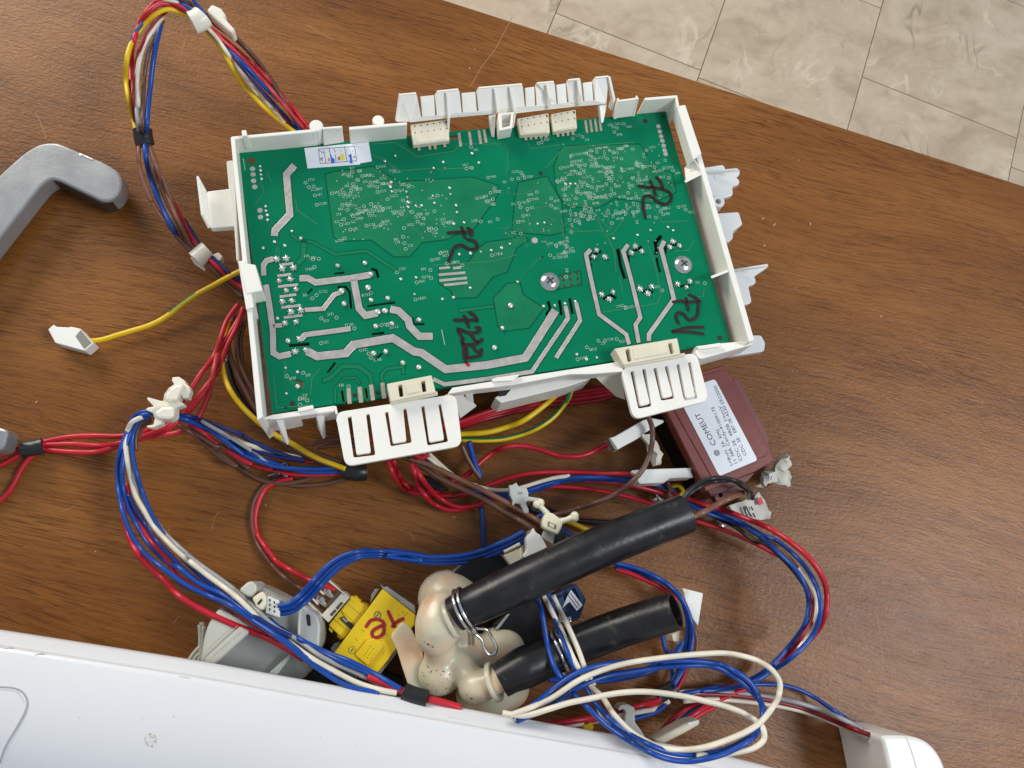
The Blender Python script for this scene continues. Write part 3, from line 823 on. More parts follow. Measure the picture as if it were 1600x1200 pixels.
# handwriting in marker
def ink(polys, wpx, m=None, name="marker_writing", lab=None):
    g = []
    for P in polys:
        C = catmull([Vector((p[0], p[1], 0)) for p in P], 4) if len(P) > 2 else [Vector((p[0], p[1], 0)) for p in P]
        C = [(c.x, c.y) for c in C]
        g.append(strip(T, C, wpx, 0.47, 0.40))
        for c in (C[0], C[-1]): g.append(disc(T, c[0], c[1], wpx / 2 * T.px(c[0], c[1], 0) / MM, 0.472, 0.40, 10))
    o = merged(name, g, m or MARK, pcb)
    if lab: o['label'] = lab
ink([z3([(553, 722), (620, 730), (695, 738)]), z3([(665, 668), (690, 695), (703, 738)]), z3([(625, 692), (640, 725), (658, 778)]), z3([(700, 740), (745, 762), (757, 800), (730, 834), (680, 825), (625, 785), (588, 788), (580, 850), (595, 922)])], 4.6, lab="handwritten 72 near the upper right screw")
ink([z5([(402, 15), (470, 10), (540, 10)]), z5([(525, -15), (550, 5), (545, 30)]), z5([(485, -20), (500, 20), (505, 42)]), z5([(525, 55), (570, 70), (582, 105), (540, 118), (480, 90), (440, 108), (420, 150), (404, 192)])], 4.8, lab="handwritten 72 in the middle of the board")
zc = lambda p: zq(660, 470, 10, p)
ink([zc([(505, 300), (640, 298), (850, 300)]), zc([(735, 180), (800, 215), (845, 270), (850, 305)]), zc([(655, 235), (690, 310), (722, 405)]), zc([(840, 415), (895, 425), (890, 470), (790, 500), (700, 490), (560, 440), (590, 520), (640, 590)]),
     zc([(760, 520), (830, 620), (900, 640), (930, 600)]), zc([(900, 640), (790, 680), (640, 670), (625, 600)]), zc([(620, 620), (650, 760), (650, 850), (685, 960)]), zc([(790, 690), (840, 780), (920, 790), (925, 760)]), zc([(920, 800), (905, 850), (780, 880), (690, 900)]), zc([(680, 700), (690, 800), (690, 880)])], 5.2, lab="handwritten 7213 turned sideways")
ink([z6([(768, 447), (810, 440), (865, 448), (935, 440)]), z6([(872, 402), (915, 425), (930, 455)]), z6([(850, 425), (855, 460), (862, 495)]), z6([(925, 470), (915, 535), (870, 560), (830, 520), (795, 515), (786, 545), (802, 578)]), z6([(766, 630), (860, 606), (955, 604)]), z6([(766, 632), (870, 634), (955, 645)])], 4.6, lab="handwritten 72 and a stroke at the right edge")
ink([zc([(690, 965), (715, 1000)])], 6.0, REDMARK, "red_ink_blot")
# ------------------------------------------------------------------ tray: walls, comb, latch plates, tabs
def tp_(name, pts, top, bot, m=None, bevel=0.35, holes=(), parent=None):
    return prism(name, T, pts, top, bot, m or WHITE, parent or cm, holes, bevel)
tp_("tray_body", [(388, 252), (1028, 192), (1112, 498), (985, 515), (445, 595)], -10, -41)
tp_("dark_slot_backing", [(400, 262), (1015, 205), (1095, 485), (975, 500), (455, 580)], -3.5, -9.8, DARK, bevel=0)  # unseen block, added dark so the slots cut in the board read dark
walls = [prism_geo(T, p, t, b) for p, t, b in (
    ([(360, 213), (367, 217), (411, 651), (402, 657)], 12, -26),
    ([(361.5, 213), (363, 218), (493, 206), (493, 201)], 11.9, -26),
    ([(377, 203.5), (384.5, 202.5), (386.5, 212), (378.5, 213)], 15, 4),
    ([(545, 198), (636, 190.5), (636, 195), (546, 203)], 12, -2.5),
    ([(1007, 152.5), (1055, 148.5), (1056, 152.5), (1008, 156.5)], 12, -2.5),
    ([(1054.5, 148.7), (1058.5, 148.4), (1062, 166), (1058, 168)], 11.8, -12),
    ([(1057.5, 165.5), (1071, 163.5), (1096.5, 240), (1083, 249)], 11.5, 3),
    ([(1089, 246), (1095.5, 240), (1179, 531), (1170.5, 535)], 10, -11),
)]
for q in walls: put("tray_wall", q[0], q[1], WHITE, cm, bevel=0.0004)
g = [strip(T, [(1070, 284), (1098, 270)], 4, 9.5, -8), strip(T, [(1111, 433.5), (1142, 421.5)], 4, 9.5, -9)]
for q in g: put("stiffening_rib", q[0], q[1], WHITE, cm, bevel=0.0003)
v, f = quad3(T, [(1069, 262, 2), (1084, 249, 10), (1097, 268, 9.6), (1071, 283, 3)], 1.5)
put("gusset", v, f, WHITE, cm, bevel=0.0003)
for x, y, r, t in ((494, 196, 3.3, 11.6), (591, 187.5, 2.9, 8)):
    v, f = disc(T, x, y, r, t, -20, 24)
    put("round_boss", v, f, WHITE, cm, bevel=0.0006, smooth=50)
def face(name, pts, th=1.8, m=None, bev=0.3):
    v, f = quad3(T, pts, th)
    return put(name, v, f, m or WHITE, cm, bevel=bev * MM)
face("snap_hook", [(504, 201.5, 12), (535, 199.2, 12), (537.5, 222.5, 1.6), (506, 227.5, 1.6)], 1.2)
face("snap_hook", z2([(1465, 274, 12), (1592, 257, 12), (1562, 366, 1.2), (1438, 382, 1.2)]), 1.2)
g = [quad3(T, z2([(1465, 274, 12.2), (1475, 273, 12.2), (1452, 382, 1.4), (1436, 384, 1.4)]), 2.5), quad3(T, z2([(1584, 258, 12.2), (1592, 257, 12.2), (1566, 366, 1.4), (1554, 368, 1.4)]), 2.5),
     quad3(T, [(526, 202, 11.5), (533, 201, 11.5), (535, 212, 6), (533, 214, 5)], 0.5)]
for q in g: put("hook_edge", q[0], q[1], WHITE, cm)
# the comb along the far edge
hi, mid, lo_ = 13, 11, 5
top_profile = [(100, 232, hi), (200, 221, hi), (209, 250, mid), (232, 370, 7), (240, 370, 7), (229, 243, mid), (312, 235, mid), (320, 362, 7), (331, 360, 7), (318, 236, mid), (332, 211, hi), (464, 197, hi), (472, 215, mid + 1), (486, 345, 7), (494, 343, 7), (486, 222, mid), (570, 214, mid), (580, 334, 7), (592, 332, 7), (579, 212, mid), (590, 189, hi), (862, 165, hi), (868, 184, mid + 1),
               (880, 306, 7), (889, 305, 7), (883, 190, mid), (939, 182, mid), (944, 300, 7), (955, 298, 7), (948, 178, mid), (956, 159, hi), (1060, 150, hi), (1067, 172, mid + 1), (1079, 291, 7), (1088, 290, 7), (1079, 170, mid), (1134, 162, mid), (1144, 281, 7), (1155, 279, 7), (1142, 160, mid), (1150, 140, hi), (1225, 132, hi), (1231, 154, mid + 1), (1244, 273, 7),
               (1254, 271, 7), (1244, 158, mid), (1299, 151, mid), (1308, 268, 7), (1319, 266, 7), (1306, 148, mid), (1322, 124, hi), (1404, 117, hi), (1390, 290, lo_), (1220, 304, lo_), (1032, 324, lo_), (830, 348, lo_), (690, 352, lo_), (400, 378, lo_), (165, 405, lo_)]
v, f = quad3(T, z2(top_profile), 1.6)
put("connector_comb", v, f, WHITE, cm)
# rim along the top of the comb (thickness seen from above)
rim = [strip(T, [(p[0], p[1]) for p in z2(q)], 2.6, 13.6, 11) for q in ([(100, 231), (200, 221)], [(332, 211), (464, 197)], [(590, 189), (862, 165)], [(956, 159), (1060, 150)], [(1150, 140), (1225, 132)], [(1322, 124), (1404, 117)])]
for q in rim: put("comb_rim", q[0], q[1], WHITE, cm, bevel=0.0002)
def fin(pts, wz):
    g = []
    for (x0, y0, h0), (x1, y1, h1) in zip(pts, pts[1:]):
        g.append(quad3(T, z2([(x0 - wz / 2, y0, h0), (x0 + wz / 2, y0 - 1, h0), (x1 + wz / 2, y1 - 1, h1), (x1 - wz / 2, y1, h1)]), 4.0))
    return g
fins = fin([(394, 216, 14), (408, 380, 8), (402, 490, 1)], 11) + fin([(694, 190, 14), (716, 345, 9)], 11) + fin([(790, 180, 14), (822, 340, 9), (806, 440, 1)], 13) + fin([(1020, 165, 14), (1042, 260, 12), (1036, 322, 7)], 12) + fin([(1212, 140, 14), (1232, 240, 12), (1224, 305, 7)], 11) + fin([(1408, 118, 14), (1440, 262, 8), (1422, 330, 3)], 16) + fin([(104, 232, 14), (80, 400, 5)], 9)
fins += [quad3(T, z2([(100, 235, 12.8), (168, 402, 5), (78, 402, 4.5)]), 1.2), quad3(T, z2([(1345, 300, 5), (1395, 290, 5), (1372, 405, .6), (1358, 410, .6)]), 2.5), quad3(T, z2([(655, 362, 5), (700, 350, 5), (690, 500, .6), (674, 494, .6)]), 2.5)]
for q in fins: put("comb_fin", q[0], q[1], WHITE, cm, bevel=0.00025)
tp_("key_box", z2([(712, 350), (812, 338), (803, 440), (722, 456)]), 9, 0.6, holes=[z2([(736, 360), (796, 351), (788, 424), (740, 436)])])
tp_("key_box_floor", z2([(738, 362), (794, 354), (786, 420), (742, 432)]), 3, 0.6, bevel=0)
# edge connectors along the far side
def edge_conn(body, pins, top, lab=None, row=None):
    o = prism("edge_connector", T, z2(body), top, 0.1, CREAM, cm, bevel=0.5)
    b = [Vector(p) for p in body]
    c = sum(b, Vector((0, 0))) / 4
    ins = [c + (p - c) * 0.80 + Vector((0, 4)) for p in b]
    prism("cover_plate", T, z2([tuple(p) for p in ins]), top + 0.25, top - 1, CREAM, o, bevel=0.15)
    n = len(pins)
    for x0, y0, x1, y1 in pins:
        v, f = strip(T, z2([(x0, y0), (x1, y1)]), 4.6, 0.9, 0.05)
        put("pin", v, f, FINGER, o, bevel=0.0002)
    g = []
    for i in range(row):
        t = (i + .6) / row
        p = b[0].lerp(b[1], t) + Vector((3, 10))
        g.append(strip(T, z2([tuple(p), tuple(p + Vector((4, 14)))]), 2.2, top + .04, top - .5))
        q = p + Vector((4, 42))
        g.append(strip(T, z2([tuple(q), tuple(q + Vector((1, 6)))]), 1.6, top + .30, top - .5))
    tag(merged("terminal_slot", g, DARK, o), kind="stuff")
edge_conn([(165, 418), (400, 384), (410, 516), (182, 546)], [(215, 540, 220, 582), (280, 532, 287, 574), (314, 528, 321, 572), (374, 518, 381, 560)], 3.6, row=6)
edge_conn([(832, 380), (1028, 344), (1038, 470), (850, 483)], [(882, 478, 887, 516), (914, 475, 919, 512), (946, 471, 951, 508), (977, 467, 982, 504), (1008, 463, 1013, 500)], 3.6, row=5)
edge_conn([(1043, 352), (1198, 322), (1208, 440), (1060, 463)], [(1083, 458, 1088, 494), (1115, 454, 1120, 490), (1146, 450, 1151, 486), (1177, 446, 1182, 482)], 3.6, row=4)
# near side: rim, hanging fingers, latch plates with sprung tongues, connectors clipped on the board
near = [prism_geo(T, z7([(250, 381), (340, 352), (735, 294), (742, 328), (610, 346), (370, 380)]), 4, -3), prism_geo(T, z7([(246, 381), (340, 354), (505, 330), (505, 352), (370, 380)]), 3.6, -19), prism_geo(T, z7([(600, 330), (735, 300), (745, 330), (620, 350)]), 3.6, -11),
        prism_geo(T, z8([(238, 220), (268, 182), (520, 142), (1040, 62), (1335, 15), (1335, 82), (1140, 98), (1000, 100), (640, 168), (395, 196), (270, 218)]), 4, -4),
        prism_geo(T, z6([(905, 770), (914, 722), (1070, 704), (1270, 687), (1264, 714), (950, 802), (930, 800)]), 4, -11)]
for q in near: put("near_rim", q[0], q[1], WHITE, cm, bevel=0.00035)
for q in ([(430, 654, 3), (439, 652, 3), (450, 696, -12), (442, 690, -12)], [(492, 644, 3), (502, 642, 3), (505, 687, -12), (496, 668, -11)]):
    face("hanging_finger", q, 2.0)
for q, t in (([(465, 637.5), (489, 632.5), (490, 638.5), (466, 644)], 6.5), (z8([(515, 128), (545, 118), (690, 98), (640, 140), (520, 146)]), 6), (z6([(915, 724), (1058, 702), (1080, 714), (1060, 728), (925, 742)]), 6)):
    tp_("board_clip", q, t, 0.5)
face("hanging_finger", z8([(344, 202, 2), (392, 193, 2), (402, 286, -12), (360, 292, -12)]), 2)
face("side_gusset", z8([(272, 214, 1), (300, 209, 1), (420, 300, -14), (315, 378, -18)]), 1.5)
face("side_gusset", z8([(1144, 104, -1), (1322, 84, -1), (1350, 262, -20), (1290, 240, -16)]), 1.5, CREAM)
tp_("connector_shroud", z8([(572, 278), (532, 246), (655, 168), (1040, 96), (1142, 98), (1132, 128), (1012, 168), (985, 178)]), -8, -26)
v, f = quad3(T, z8([(558, 196, -7.5), (655, 170, -7.5), (600, 232, -7.5), (560, 238, -7.5)]), 0.4)
put("shroud_opening", v, f, DARK, cm)
def latch_plate(outline, Us, rings_):
    o = prism("latch_plate", T, rounded(outline, 13), 4.2, 1.6, WHITE, cm, holes=Us, bevel=0.5)
    g = [disc(T, x, y, 2.1, 4.26, 4.0, 20, 1.9) for x, y in rings_]
    for q in g: put("moulding_mark", q[0], q[1], WHITE, o)
    return o
def U(a, b, c, d, e_, f_, g_, h_):
    """slot round a tongue: outer-left-top, tongue-left-top, tongue-left-bottom, tongue-right-bottom, tongue-right-top, outer-right-top, outer-right-bottom, outer-left-bottom"""
    out = [a, b]
    def rc(p, q, r, k=4):
        p, q, r = Vector(p), Vector(q), Vector(r)
        u, v = (p - q).normalized() * 3.2, (r - q).normalized() * 3.2
        return [tuple((q + u) * (1 - t) ** 2 + q * 2 * t * (1 - t) + (q + v) * t * t) for t in [i / k for i in range(k + 1)]]
    out += rc(b, c, d) + rc(c, d, e_) + [e_, f_] + rc(f_, g_, h_) + rc(g_, h_, a)
    return out
P1 = z7([(735, 338), (1490, 222), (1528, 545), (798, 675)])
latch_plate(P1, [U(*z7([(812, 367), (836, 362), (868, 602), (958, 588), (928, 350), (950, 346), (986, 604), (850, 620)])), U(*z7([(1046, 337), (1066, 333), (1096, 532), (1180, 518), (1160, 316), (1180, 313), (1214, 526), (1082, 550)])), U(*z7([(1272, 300), (1292, 297), (1324, 524), (1416, 508), (1380, 288), (1396, 286), (1442, 520), (1312, 545)]))], z7([(772, 385), (897, 470), (1130, 402), (1356, 400), (1440, 252)]))
P2 = z6([(438, 862), (912, 762), (992, 1062), (520, 1182)])
latch_plate(P2, [U(*z6([(500, 882), (521, 878), (562, 1096), (622, 1084), (573, 868), (594, 864), (634, 1098), (550, 1114)])), U(*z6([(644, 862), (664, 858), (704, 1048), (764, 1036), (714, 850), (734, 846), (776, 1050), (692, 1064)])), U(*z6([(788, 838), (806, 834), (848, 1050), (904, 1038), (860, 826), (878, 822), (920, 1050), (836, 1066)]))], z6([(885, 1010), (590, 1060)]))
tp_("latch_web", z7([(724, 300), (742, 296), (752, 345), (738, 350)]), 4.6, -8)
def clip_conn(body, s1_, s2_, lip, inset):
    o = prism("board_connector", T, body, 9, 0.4, CREAM, cm, holes=[s1_, s2_], bevel=0.5)
    prism("lip", T, lip, 7, 4.3, CREAM, o, bevel=0.3)
    prism("cover_plate", T, inset, 9.35, 8, CREAM, o, bevel=0.2)
    prism("slot_floor", T, s1_, 3.5, 0.6, mat("dull_slot", (0.10, 0.08, 0.05), .7), o, bevel=0)
    prism("slot_floor", T, s2_, 3.5, 0.6, MATS["dull_slot"], o, bevel=0)
clip_conn(z7([(1058, 158), (1338, 104), (1364, 212), (1082, 270)]), z7([(1128, 168), (1153, 163), (1162, 236), (1138, 241)]), z7([(1272, 144), (1296, 139), (1306, 206), (1282, 211)]), z7([(1078, 262), (1372, 204), (1378, 224), (1084, 284)]), z7([(1170, 165), (1262, 148), (1272, 205), (1182, 225)]))
clip_conn(z6([(400, 738), (794, 672), (815, 772), (458, 842)]), z6([(470, 744), (494, 740), (510, 816), (486, 821)]), z6([(737, 706), (759, 702), (774, 768), (752, 772)]), z6([(452, 830), (840, 764), (846, 784), (462, 852)]), z6([(512, 742), (725, 708), (738, 764), (526, 804)]))
# mounting tabs standing out to the sides
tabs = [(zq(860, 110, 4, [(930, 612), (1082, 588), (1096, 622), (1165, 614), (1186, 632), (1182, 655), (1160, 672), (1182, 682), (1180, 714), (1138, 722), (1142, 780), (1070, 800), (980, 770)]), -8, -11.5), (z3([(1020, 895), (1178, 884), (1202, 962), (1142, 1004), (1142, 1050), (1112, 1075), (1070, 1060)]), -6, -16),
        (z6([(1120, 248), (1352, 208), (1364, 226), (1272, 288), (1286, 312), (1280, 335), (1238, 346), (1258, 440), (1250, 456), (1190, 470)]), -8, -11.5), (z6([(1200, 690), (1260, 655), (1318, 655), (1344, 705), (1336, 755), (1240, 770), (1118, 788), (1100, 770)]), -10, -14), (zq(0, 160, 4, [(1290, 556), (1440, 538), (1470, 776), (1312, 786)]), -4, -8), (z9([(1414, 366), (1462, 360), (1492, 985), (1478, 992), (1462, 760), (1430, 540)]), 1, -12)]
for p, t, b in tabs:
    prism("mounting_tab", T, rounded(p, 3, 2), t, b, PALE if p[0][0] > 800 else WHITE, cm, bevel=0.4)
v, f = quad3(T, z6([(1140, 246, -7), (1355, 212, 3), (1362, 228, 3), (1150, 262, -8)]), 1.2)
put("tab_fin", v, f, PALE, cm, bevel=0.0003)
v, f = quad3(T, z3([(970, 632, -7), (1165, 614, 0), (1185, 632, 0), (985, 650, -8)]), 1.2)
put("tab_fin", v, f, PALE, cm, bevel=0.0003)
v, f = quad3(T, z9([(1240, 456, 4), (1292, 552, -1), (1314, 786, -2), (1270, 700, 2)]), 1.4)
put("tab_fin", v, f, WHITE, cm, bevel=0.0003)
v, f = disc(T, 860 + 1050 / 4, 110 + 816 / 4, 3.6, -6, -14, 24, 1.5)
put("screw_eye", v, f, PALE, cm, bevel=0.0004, smooth=50)
v, f = disc(T, 860 + 1042 / 4, 110 + 668 / 4, 1.8, -7.7, -9, 16)
put("moulding_mark", v, f, PALE, cm, bevel=0.0002)
tp_("side_clip", [(371.5, 408), (383, 406.5), (397, 480), (384.5, 484)], 13, -8)
tp_("side_clip", [(372, 409), (399, 413.5), (410, 454), (385, 459)], 13.4, 0.6)
# ------------------------------------------------------------------ other loose parts on the table
def zz(x0, y0, sc):
    return lambda p: zq(x0, y0, sc, p)
def wprism(name, par, pts, top, bot, m, bevel=0.4, holes=(), smooth=False, round_=0):
    if round_: pts = rounded(pts, round_)
    return prism(name, W0, pts, top, bot, m, par, holes, bevel, smooth)
def prints(par, pts_list, wpx, h, m=None, name="print_mark", fr=W0):
    o = merged(name, [strip(fr, p, wpx, h, h - .04) for p in pts_list], m or INK, par)
    return tag(o, kind="stuff") if len(pts_list) > 3 else o
# --- white fascia panel at the near edge
PANELM = mat("white_enamel_plastic", (0.76, 0.768, 0.78), 0.30, noise=0.02, nscale=14, coat=0.2)
pan = thing("fascia_panel", "big white appliance front panel lying across the near edge with a brown ring stain", "appliance panel", wp(600, 1300, 0))
xs = [-260 + 60 * i for i in range(27)]
def edge_y(x):
    pts = [(-260, 945), (0, 983), (300, 1030), (560, 1077), (640, 1091), (779, 1116), (965, 1148), (1100, 1172), (1215, 1200), (1300, 1224)]
    for (a, b), (c, d_) in zip(pts, pts[1:]):
        if a <= x <= c: return b + (d_ - b) * (x - a) / (c - a)
rows = [(0, 57), (0.8, 59), (2.5, 60.6), (6, 61.8), (23, 66.2), (25, 66.7), (26.2, 67.9), (28.5, 68.6), (36, 69.3), (80, 71.5), (120, 72), (150, 71.5), (180, 70.2), (215, 67), (260, 60), (330, 48), (420, 30)]
V, F = [], []
for dy, h in rows:
    for x in xs:
        V.append(wp(x, edge_y(x) + dy, h))
n = len(xs)
for i in range(len(rows) - 1):
    for j in range(n - 1):
        F.append((i * n + j, (i + 1) * n + j, (i + 1) * n + j + 1, i * n + j + 1))
o = put("panel_skin", V, F, PANELM, pan, smooth=35)
sd = o.modifiers.new("thickness", 'SOLIDIFY'); sd.thickness = 0.003; sd.offset = -1
# the walls that carry it, set back under the skin
wv = [prism_geo(W0, [(x0, edge_y(x0) + 120), (x1, edge_y(x1) + 120), (x1, edge_y(x1) + 132), (x0, edge_y(x0) + 132)], 69, 0) for x0, x1 in ((-200, 1250),)]
merged("support_rib", wv, PANELM, pan)
drawer = [(-60, 1068), (-2, 1073), (22, 1075), (36, 1082), (43, 1096), (40, 1112), (28, 1135), (10, 1165), (0, 1192), (-10, 1230), (-60, 1240)]
GAPM = mat("dark_gap", (0.42, 0.42, 0.44), 0.7)
def skin_h(x, y):
    t = y - edge_y(x)
    for (a, h0), (b, h1) in zip(rows, rows[1:]):
        if a <= t <= b: return h0 + (h1 - h0) * (t - a) / (b - a)
    return 60
C = [(c.x, c.y) for c in catmull([Vector((x, y, 0)) for x, y in drawer[1:-2]], 5)]
P3 = [wp(x, y, skin_h(x, y) + .15) for x, y in C]
v, f = sweep(P3, 0.00030, 6)
put("drawer_seam", v, f, GAPM, pan, smooth='all')
lid = [(-60, 1070), (-2, 1075), (21.5, 1077), (34.8, 1083.5), (41.3, 1096.5), (38.3, 1111.4), (26.4, 1134), (8.4, 1164), (-2, 1191), (-12, 1229), (-60, 1239)]
lid = [(x, y, skin_h(x, y) + .32) for x, y in [(c.x, c.y) for c in catmull([Vector((x, y, 0)) for x, y in lid], 3)]]
v, f = prism_geo(W0, lid, 70, 69)
put("drawer_lid", v, f, PANELM, pan, bevel=0.00025, segs=2)
STAIN = mat("dried_stain", (0.56, 0.51, 0.38), 0.7, noise=.3, nscale=900)
rr = random.Random(3)
g = []
for i in range(60):
    a = rr.uniform(0, 6.28)
    q = rr.choice([rr.uniform(.8, 1.0), rr.uniform(.8, 1.05), rr.uniform(.85, 1), rr.uniform(.2, .8)])
    x, y = 235 + math.cos(a) * 9.5 * q, 1156 + math.sin(a) * 10 * q
    g.append(disc(W0, x, y, rr.uniform(.08, .22), skin_h(x, y) + .2, skin_h(x, y) - .3, 6))
st = merged("ring_stain", g, STAIN, pan)
tag(st, kind="stuff")
g = []
for i in range(70):
    x = rr.uniform(0, 1000)
    y = edge_y(x) + rr.choice([rr.uniform(24, 32), rr.uniform(35, 150)])
    if y > 1200: continue
    g.append(disc(W0, x, y, rr.uniform(.05, .15), skin_h(x, y) + .2, skin_h(x, y) - .3, 5))
for p in ([(55, 1023), (70, 1020)], [(0, 1012), (12, 1013), (20, 1011)], [(700, 1120), (760, 1132)], [(280, 1057), (297, 1060)]):
    for (a, b), (c, d_) in zip(p, p[1:]):
        g.append(strip(W0, [(a, b), (c, d_)], .8, skin_h(a, b) + .12, skin_h(a, b) - .3))
st = merged("dirt_speck", g, mat("grey_dirt", (0.48, 0.44, 0.38), 0.8), pan)
tag(st, kind="stuff")
# --- grey metal handle on the left
HANDM = mat("grey_cast_metal", (0.36, 0.37, 0.38), 0.30, metal=0.45, noise=0.10, nscale=60, bump=0.05, bscale=500)
hd = thing("bent_metal_bar", "thick grey metal handle bar with a bent end lying at the left of the table", "metal bar", wp(60, 300, 0))
hp = [(-160, 425), (-60, 333), (0, 272), (38, 238), (62, 224), (88, 222), (130, 240), (165, 255), (186, 268), (192, 284), (187, 302), (176, 313), (160, 315), (92, 282), (80, 279), (66, 288), (0, 372), (-60, 450), (-140, 560), (-150, 640), (-60, 662), (2, 668), (14, 673), (6, 704), (-60, 712), (-200, 690), (-230, 560)]
wprism("bar", hd, rounded(hp, 12, 4), 18, 6, HANDM, bevel=1.3)
wprism('inner_edge_shade', hd, [(58, 297), (66, 290), (79, 281.8), (92, 284.2), (160, 318), (176, 316), (176, 311), (160, 312), (92, 278), (79, 276), (62, 286), (54, 294)], 16.2, 6.1, mat('painted_inner_shade', (.045, .035, .028), .5), bevel=0)  # bar is solid; this dark strip paints the shade of its inner side
for cx_, cy_ in ((172, 292), (-22, 688)):
    v, f = disc(W0, cx_, cy_, 4.2, 6.2, 0, 20)
    put("foot_pad", v, f, HANDM, hd, bevel=0.0004)
v, f = strip(W0, [(124, 241), (138, 247), (147, 251)], 5, 18.2, 17)
put("bright_chip", v, f, STEEL, hd, bevel=.0008)
# --- grey motor housing half under the panel
GREYP = mat("grey_housing_plastic", (0.36, 0.375, 0.36), 0.40, noise=0.05, nscale=60)
LGREY = mat("light_grey_plastic", (0.56, 0.56, 0.49), 0.42, noise=0.05, nscale=60)
zM = zz(290, 890, 6.665)
mt = thing("motor_housing", "light grey round pump housing under the white panel, blue wires plugged in", "pump housing", wp(400, 1000, 0))
wprism("housing_body", mt, zM([(140, 1010), (175, 720), (230, 560), (330, 410), (540, 240), (640, 150), (735, 160), (1050, 300), (1230, 385), (1372, 455), (1408, 560), (1395, 800), (1310, 980), (1225, 1160), (700, 1180)]), 36, 0, GREYP, bevel=5, round_=14, smooth=False)
cyl = sweep([wp(*p) for p in ((390, 1050, 14), (420, 1010, 22), (470, 985, 24), (494, 985, 24))], [.030, .030, .029, .026], 40)
wprism("end_flange", mt, zM([(150, 960), (178, 760), (205, 640), (245, 540), (340, 402), (540, 500), (665, 585), (600, 690), (310, 985), (200, 1000)]), 44, 20, LGREY, bevel=1.6, round_=6)
wprism("lettered_rib", mt, zM([(195, 930), (560, 590), (645, 630), (660, 660), (310, 985), (215, 985)]), 46, 40, LGREY, bevel=0.8)
rr = random.Random(8)
prints(mt, [zM([(300 + i * 22, 880 - i * 19), (300 + i * 22 + rr.uniform(4, 14), 880 - i * 19 + rr.uniform(4, 16))]) for i in range(13)], 1.6, 46.15, GREYP, "embossed_mark")
prints(mt, [zM([(200, 905), (540, 585)])], 1.2, 46.1, GREYP, "groove")
wprism("end_cap", mt, zM([(1180, 400), (1235, 378), (1370, 458), (1408, 575), (1392, 800), (1345, 870), (1185, 760), (1165, 640), (1175, 520)]), 40, 10, mat("mid_grey_plastic", (0.44, 0.455, 0.445), 0.4, noise=.04, nscale=70), bevel=1.5, round_=10)
wprism("cap_slot", mt, zM([(1252, 465), (1296, 468), (1306, 590), (1268, 585)]), 40.15, 38, DARK, bevel=0, round_=3)
wprism("raised_wall", mt, zM([(1165, 420), (1215, 395), (1195, 560), (1190, 690), (1165, 680)]), 43, 30, LGREY, bevel=.6)
wprism("cover_block", mt, zM([(552, 212), (640, 130), (690, 118), (742, 160), (742, 215), (690, 300), (600, 260)]), 46, 20, LGREY, bevel=1.2, round_=5)
wprism("cover_block", mt, zM([(440, 310), (540, 240), (700, 320), (600, 400)]), 40, 20, LGREY, bevel=1.0, round_=4)
wprism("latch", mt, zM([(688, 300), (760, 245), (800, 225), (838, 265), (842, 350), (800, 430), (740, 400)]), 49, 30, CREAM, bevel=.8, round_=4)
wprism("latch_slot", mt, zM([(745, 350), (790, 300), (800, 320), (760, 370)]), 49.2, 47, DARK, bevel=0)
pc_ = wprism("plug", mt, zM([(850, 268), (978, 325), (982, 505), (828, 452)]), 46, 30, mat("white_plug", (.72, .72, .68), .45), bevel=.5)
prints(pc_, [zM([(x, y - 12), (x + 4, y + 12)]) for x, y in ((875, 318), (876, 368), (874, 414), (922, 342), (922, 388), (922, 436))], 2.2, 46.1, DARK, "terminal_slot")
wprism("thin_fin", mt, zM([(868, 1078), (1085, 878), (1078, 930), (955, 1095)]), 41, 30, mat("greenish_fin", (.52, .60, .54), .4), bevel=.3)
wprism("black_base", mt, zM([(1235, 1170), (1320, 985), (1420, 790), (1560, 870), (2250, 1130), (2300, 1400), (1250, 1350)]), 9, 0, BLACKP, bevel=.5)
for p in ([(150, 572), (158, 720), (150, 900), (140, 960)], [(190, 585), (176, 780), (165, 960)], [(165, 790), (100, 860), (35, 950)], [(185, 850), (120, 900), (80, 960)], [(150, 572), (170, 568), (190, 585)]):
    v, f = sweep(catmull([wp(x, y, 30) for x, y in zM(p)], 4), .0011, 6)
    put("nylon_cord", v, f, LGREY, mt, smooth='all')
# --- yellow lock module
YEL = mat("yellow_plastic", (0.80, 0.56, 0.010), 0.36, noise=0.06, nscale=90, sss=.03)
YEL2 = YEL
zY = zz(440, 880, 6)
ym = thing("door_lock", "bright yellow plastic door lock module with red handwriting on it", "lock module", wp(560, 980, 0))
wprism("main_body", ym, zY([(480, 855), (700, 562), (814, 416), (945, 238), (1258, 490), (1245, 580), (1090, 790), (900, 1030)]), 27, 6, YEL, bevel=.6)
wprism("side_body", ym, zY([(440, 582), (660, 303), (815, 418), (700, 565), (575, 712)]), 23, 5, YEL, bevel=.5)
for p in ([(690, 300), (730, 340), (745, 345), (735, 365), (690, 335)], [(755, 365), (805, 390), (808, 412), (770, 400)], [(450, 595), (480, 620), (470, 655), (440, 620)], [(525, 650), (575, 700), (560, 720), (520, 690)]):
    wprism("lug", ym, zY(p), 21, 8, YEL, bevel=.3)
wprism("step_plate", ym, zY([(555, 445), (650, 335), (790, 440), (690, 580), (620, 540)]), 24, 22, YEL, bevel=.3)
prints(ym, [zY([(612, 375), (760, 500)]), zY([(555, 440), (700, 580)]), zY([(490, 520), (640, 650)])], .7, 24.06, mat("dark_yellow_groove", (.30, .19, .004), .6), "groove")
wprism("contact_well", ym, zY([(548, 520), (578, 500), (692, 602), (664, 634)]), 24.15, 21, DARK, bevel=0)
wprism("steel_contact", ym, zY([(562, 518), (582, 508), (622, 545), (605, 562)]), 24.4, 22, STEEL, bevel=.2)
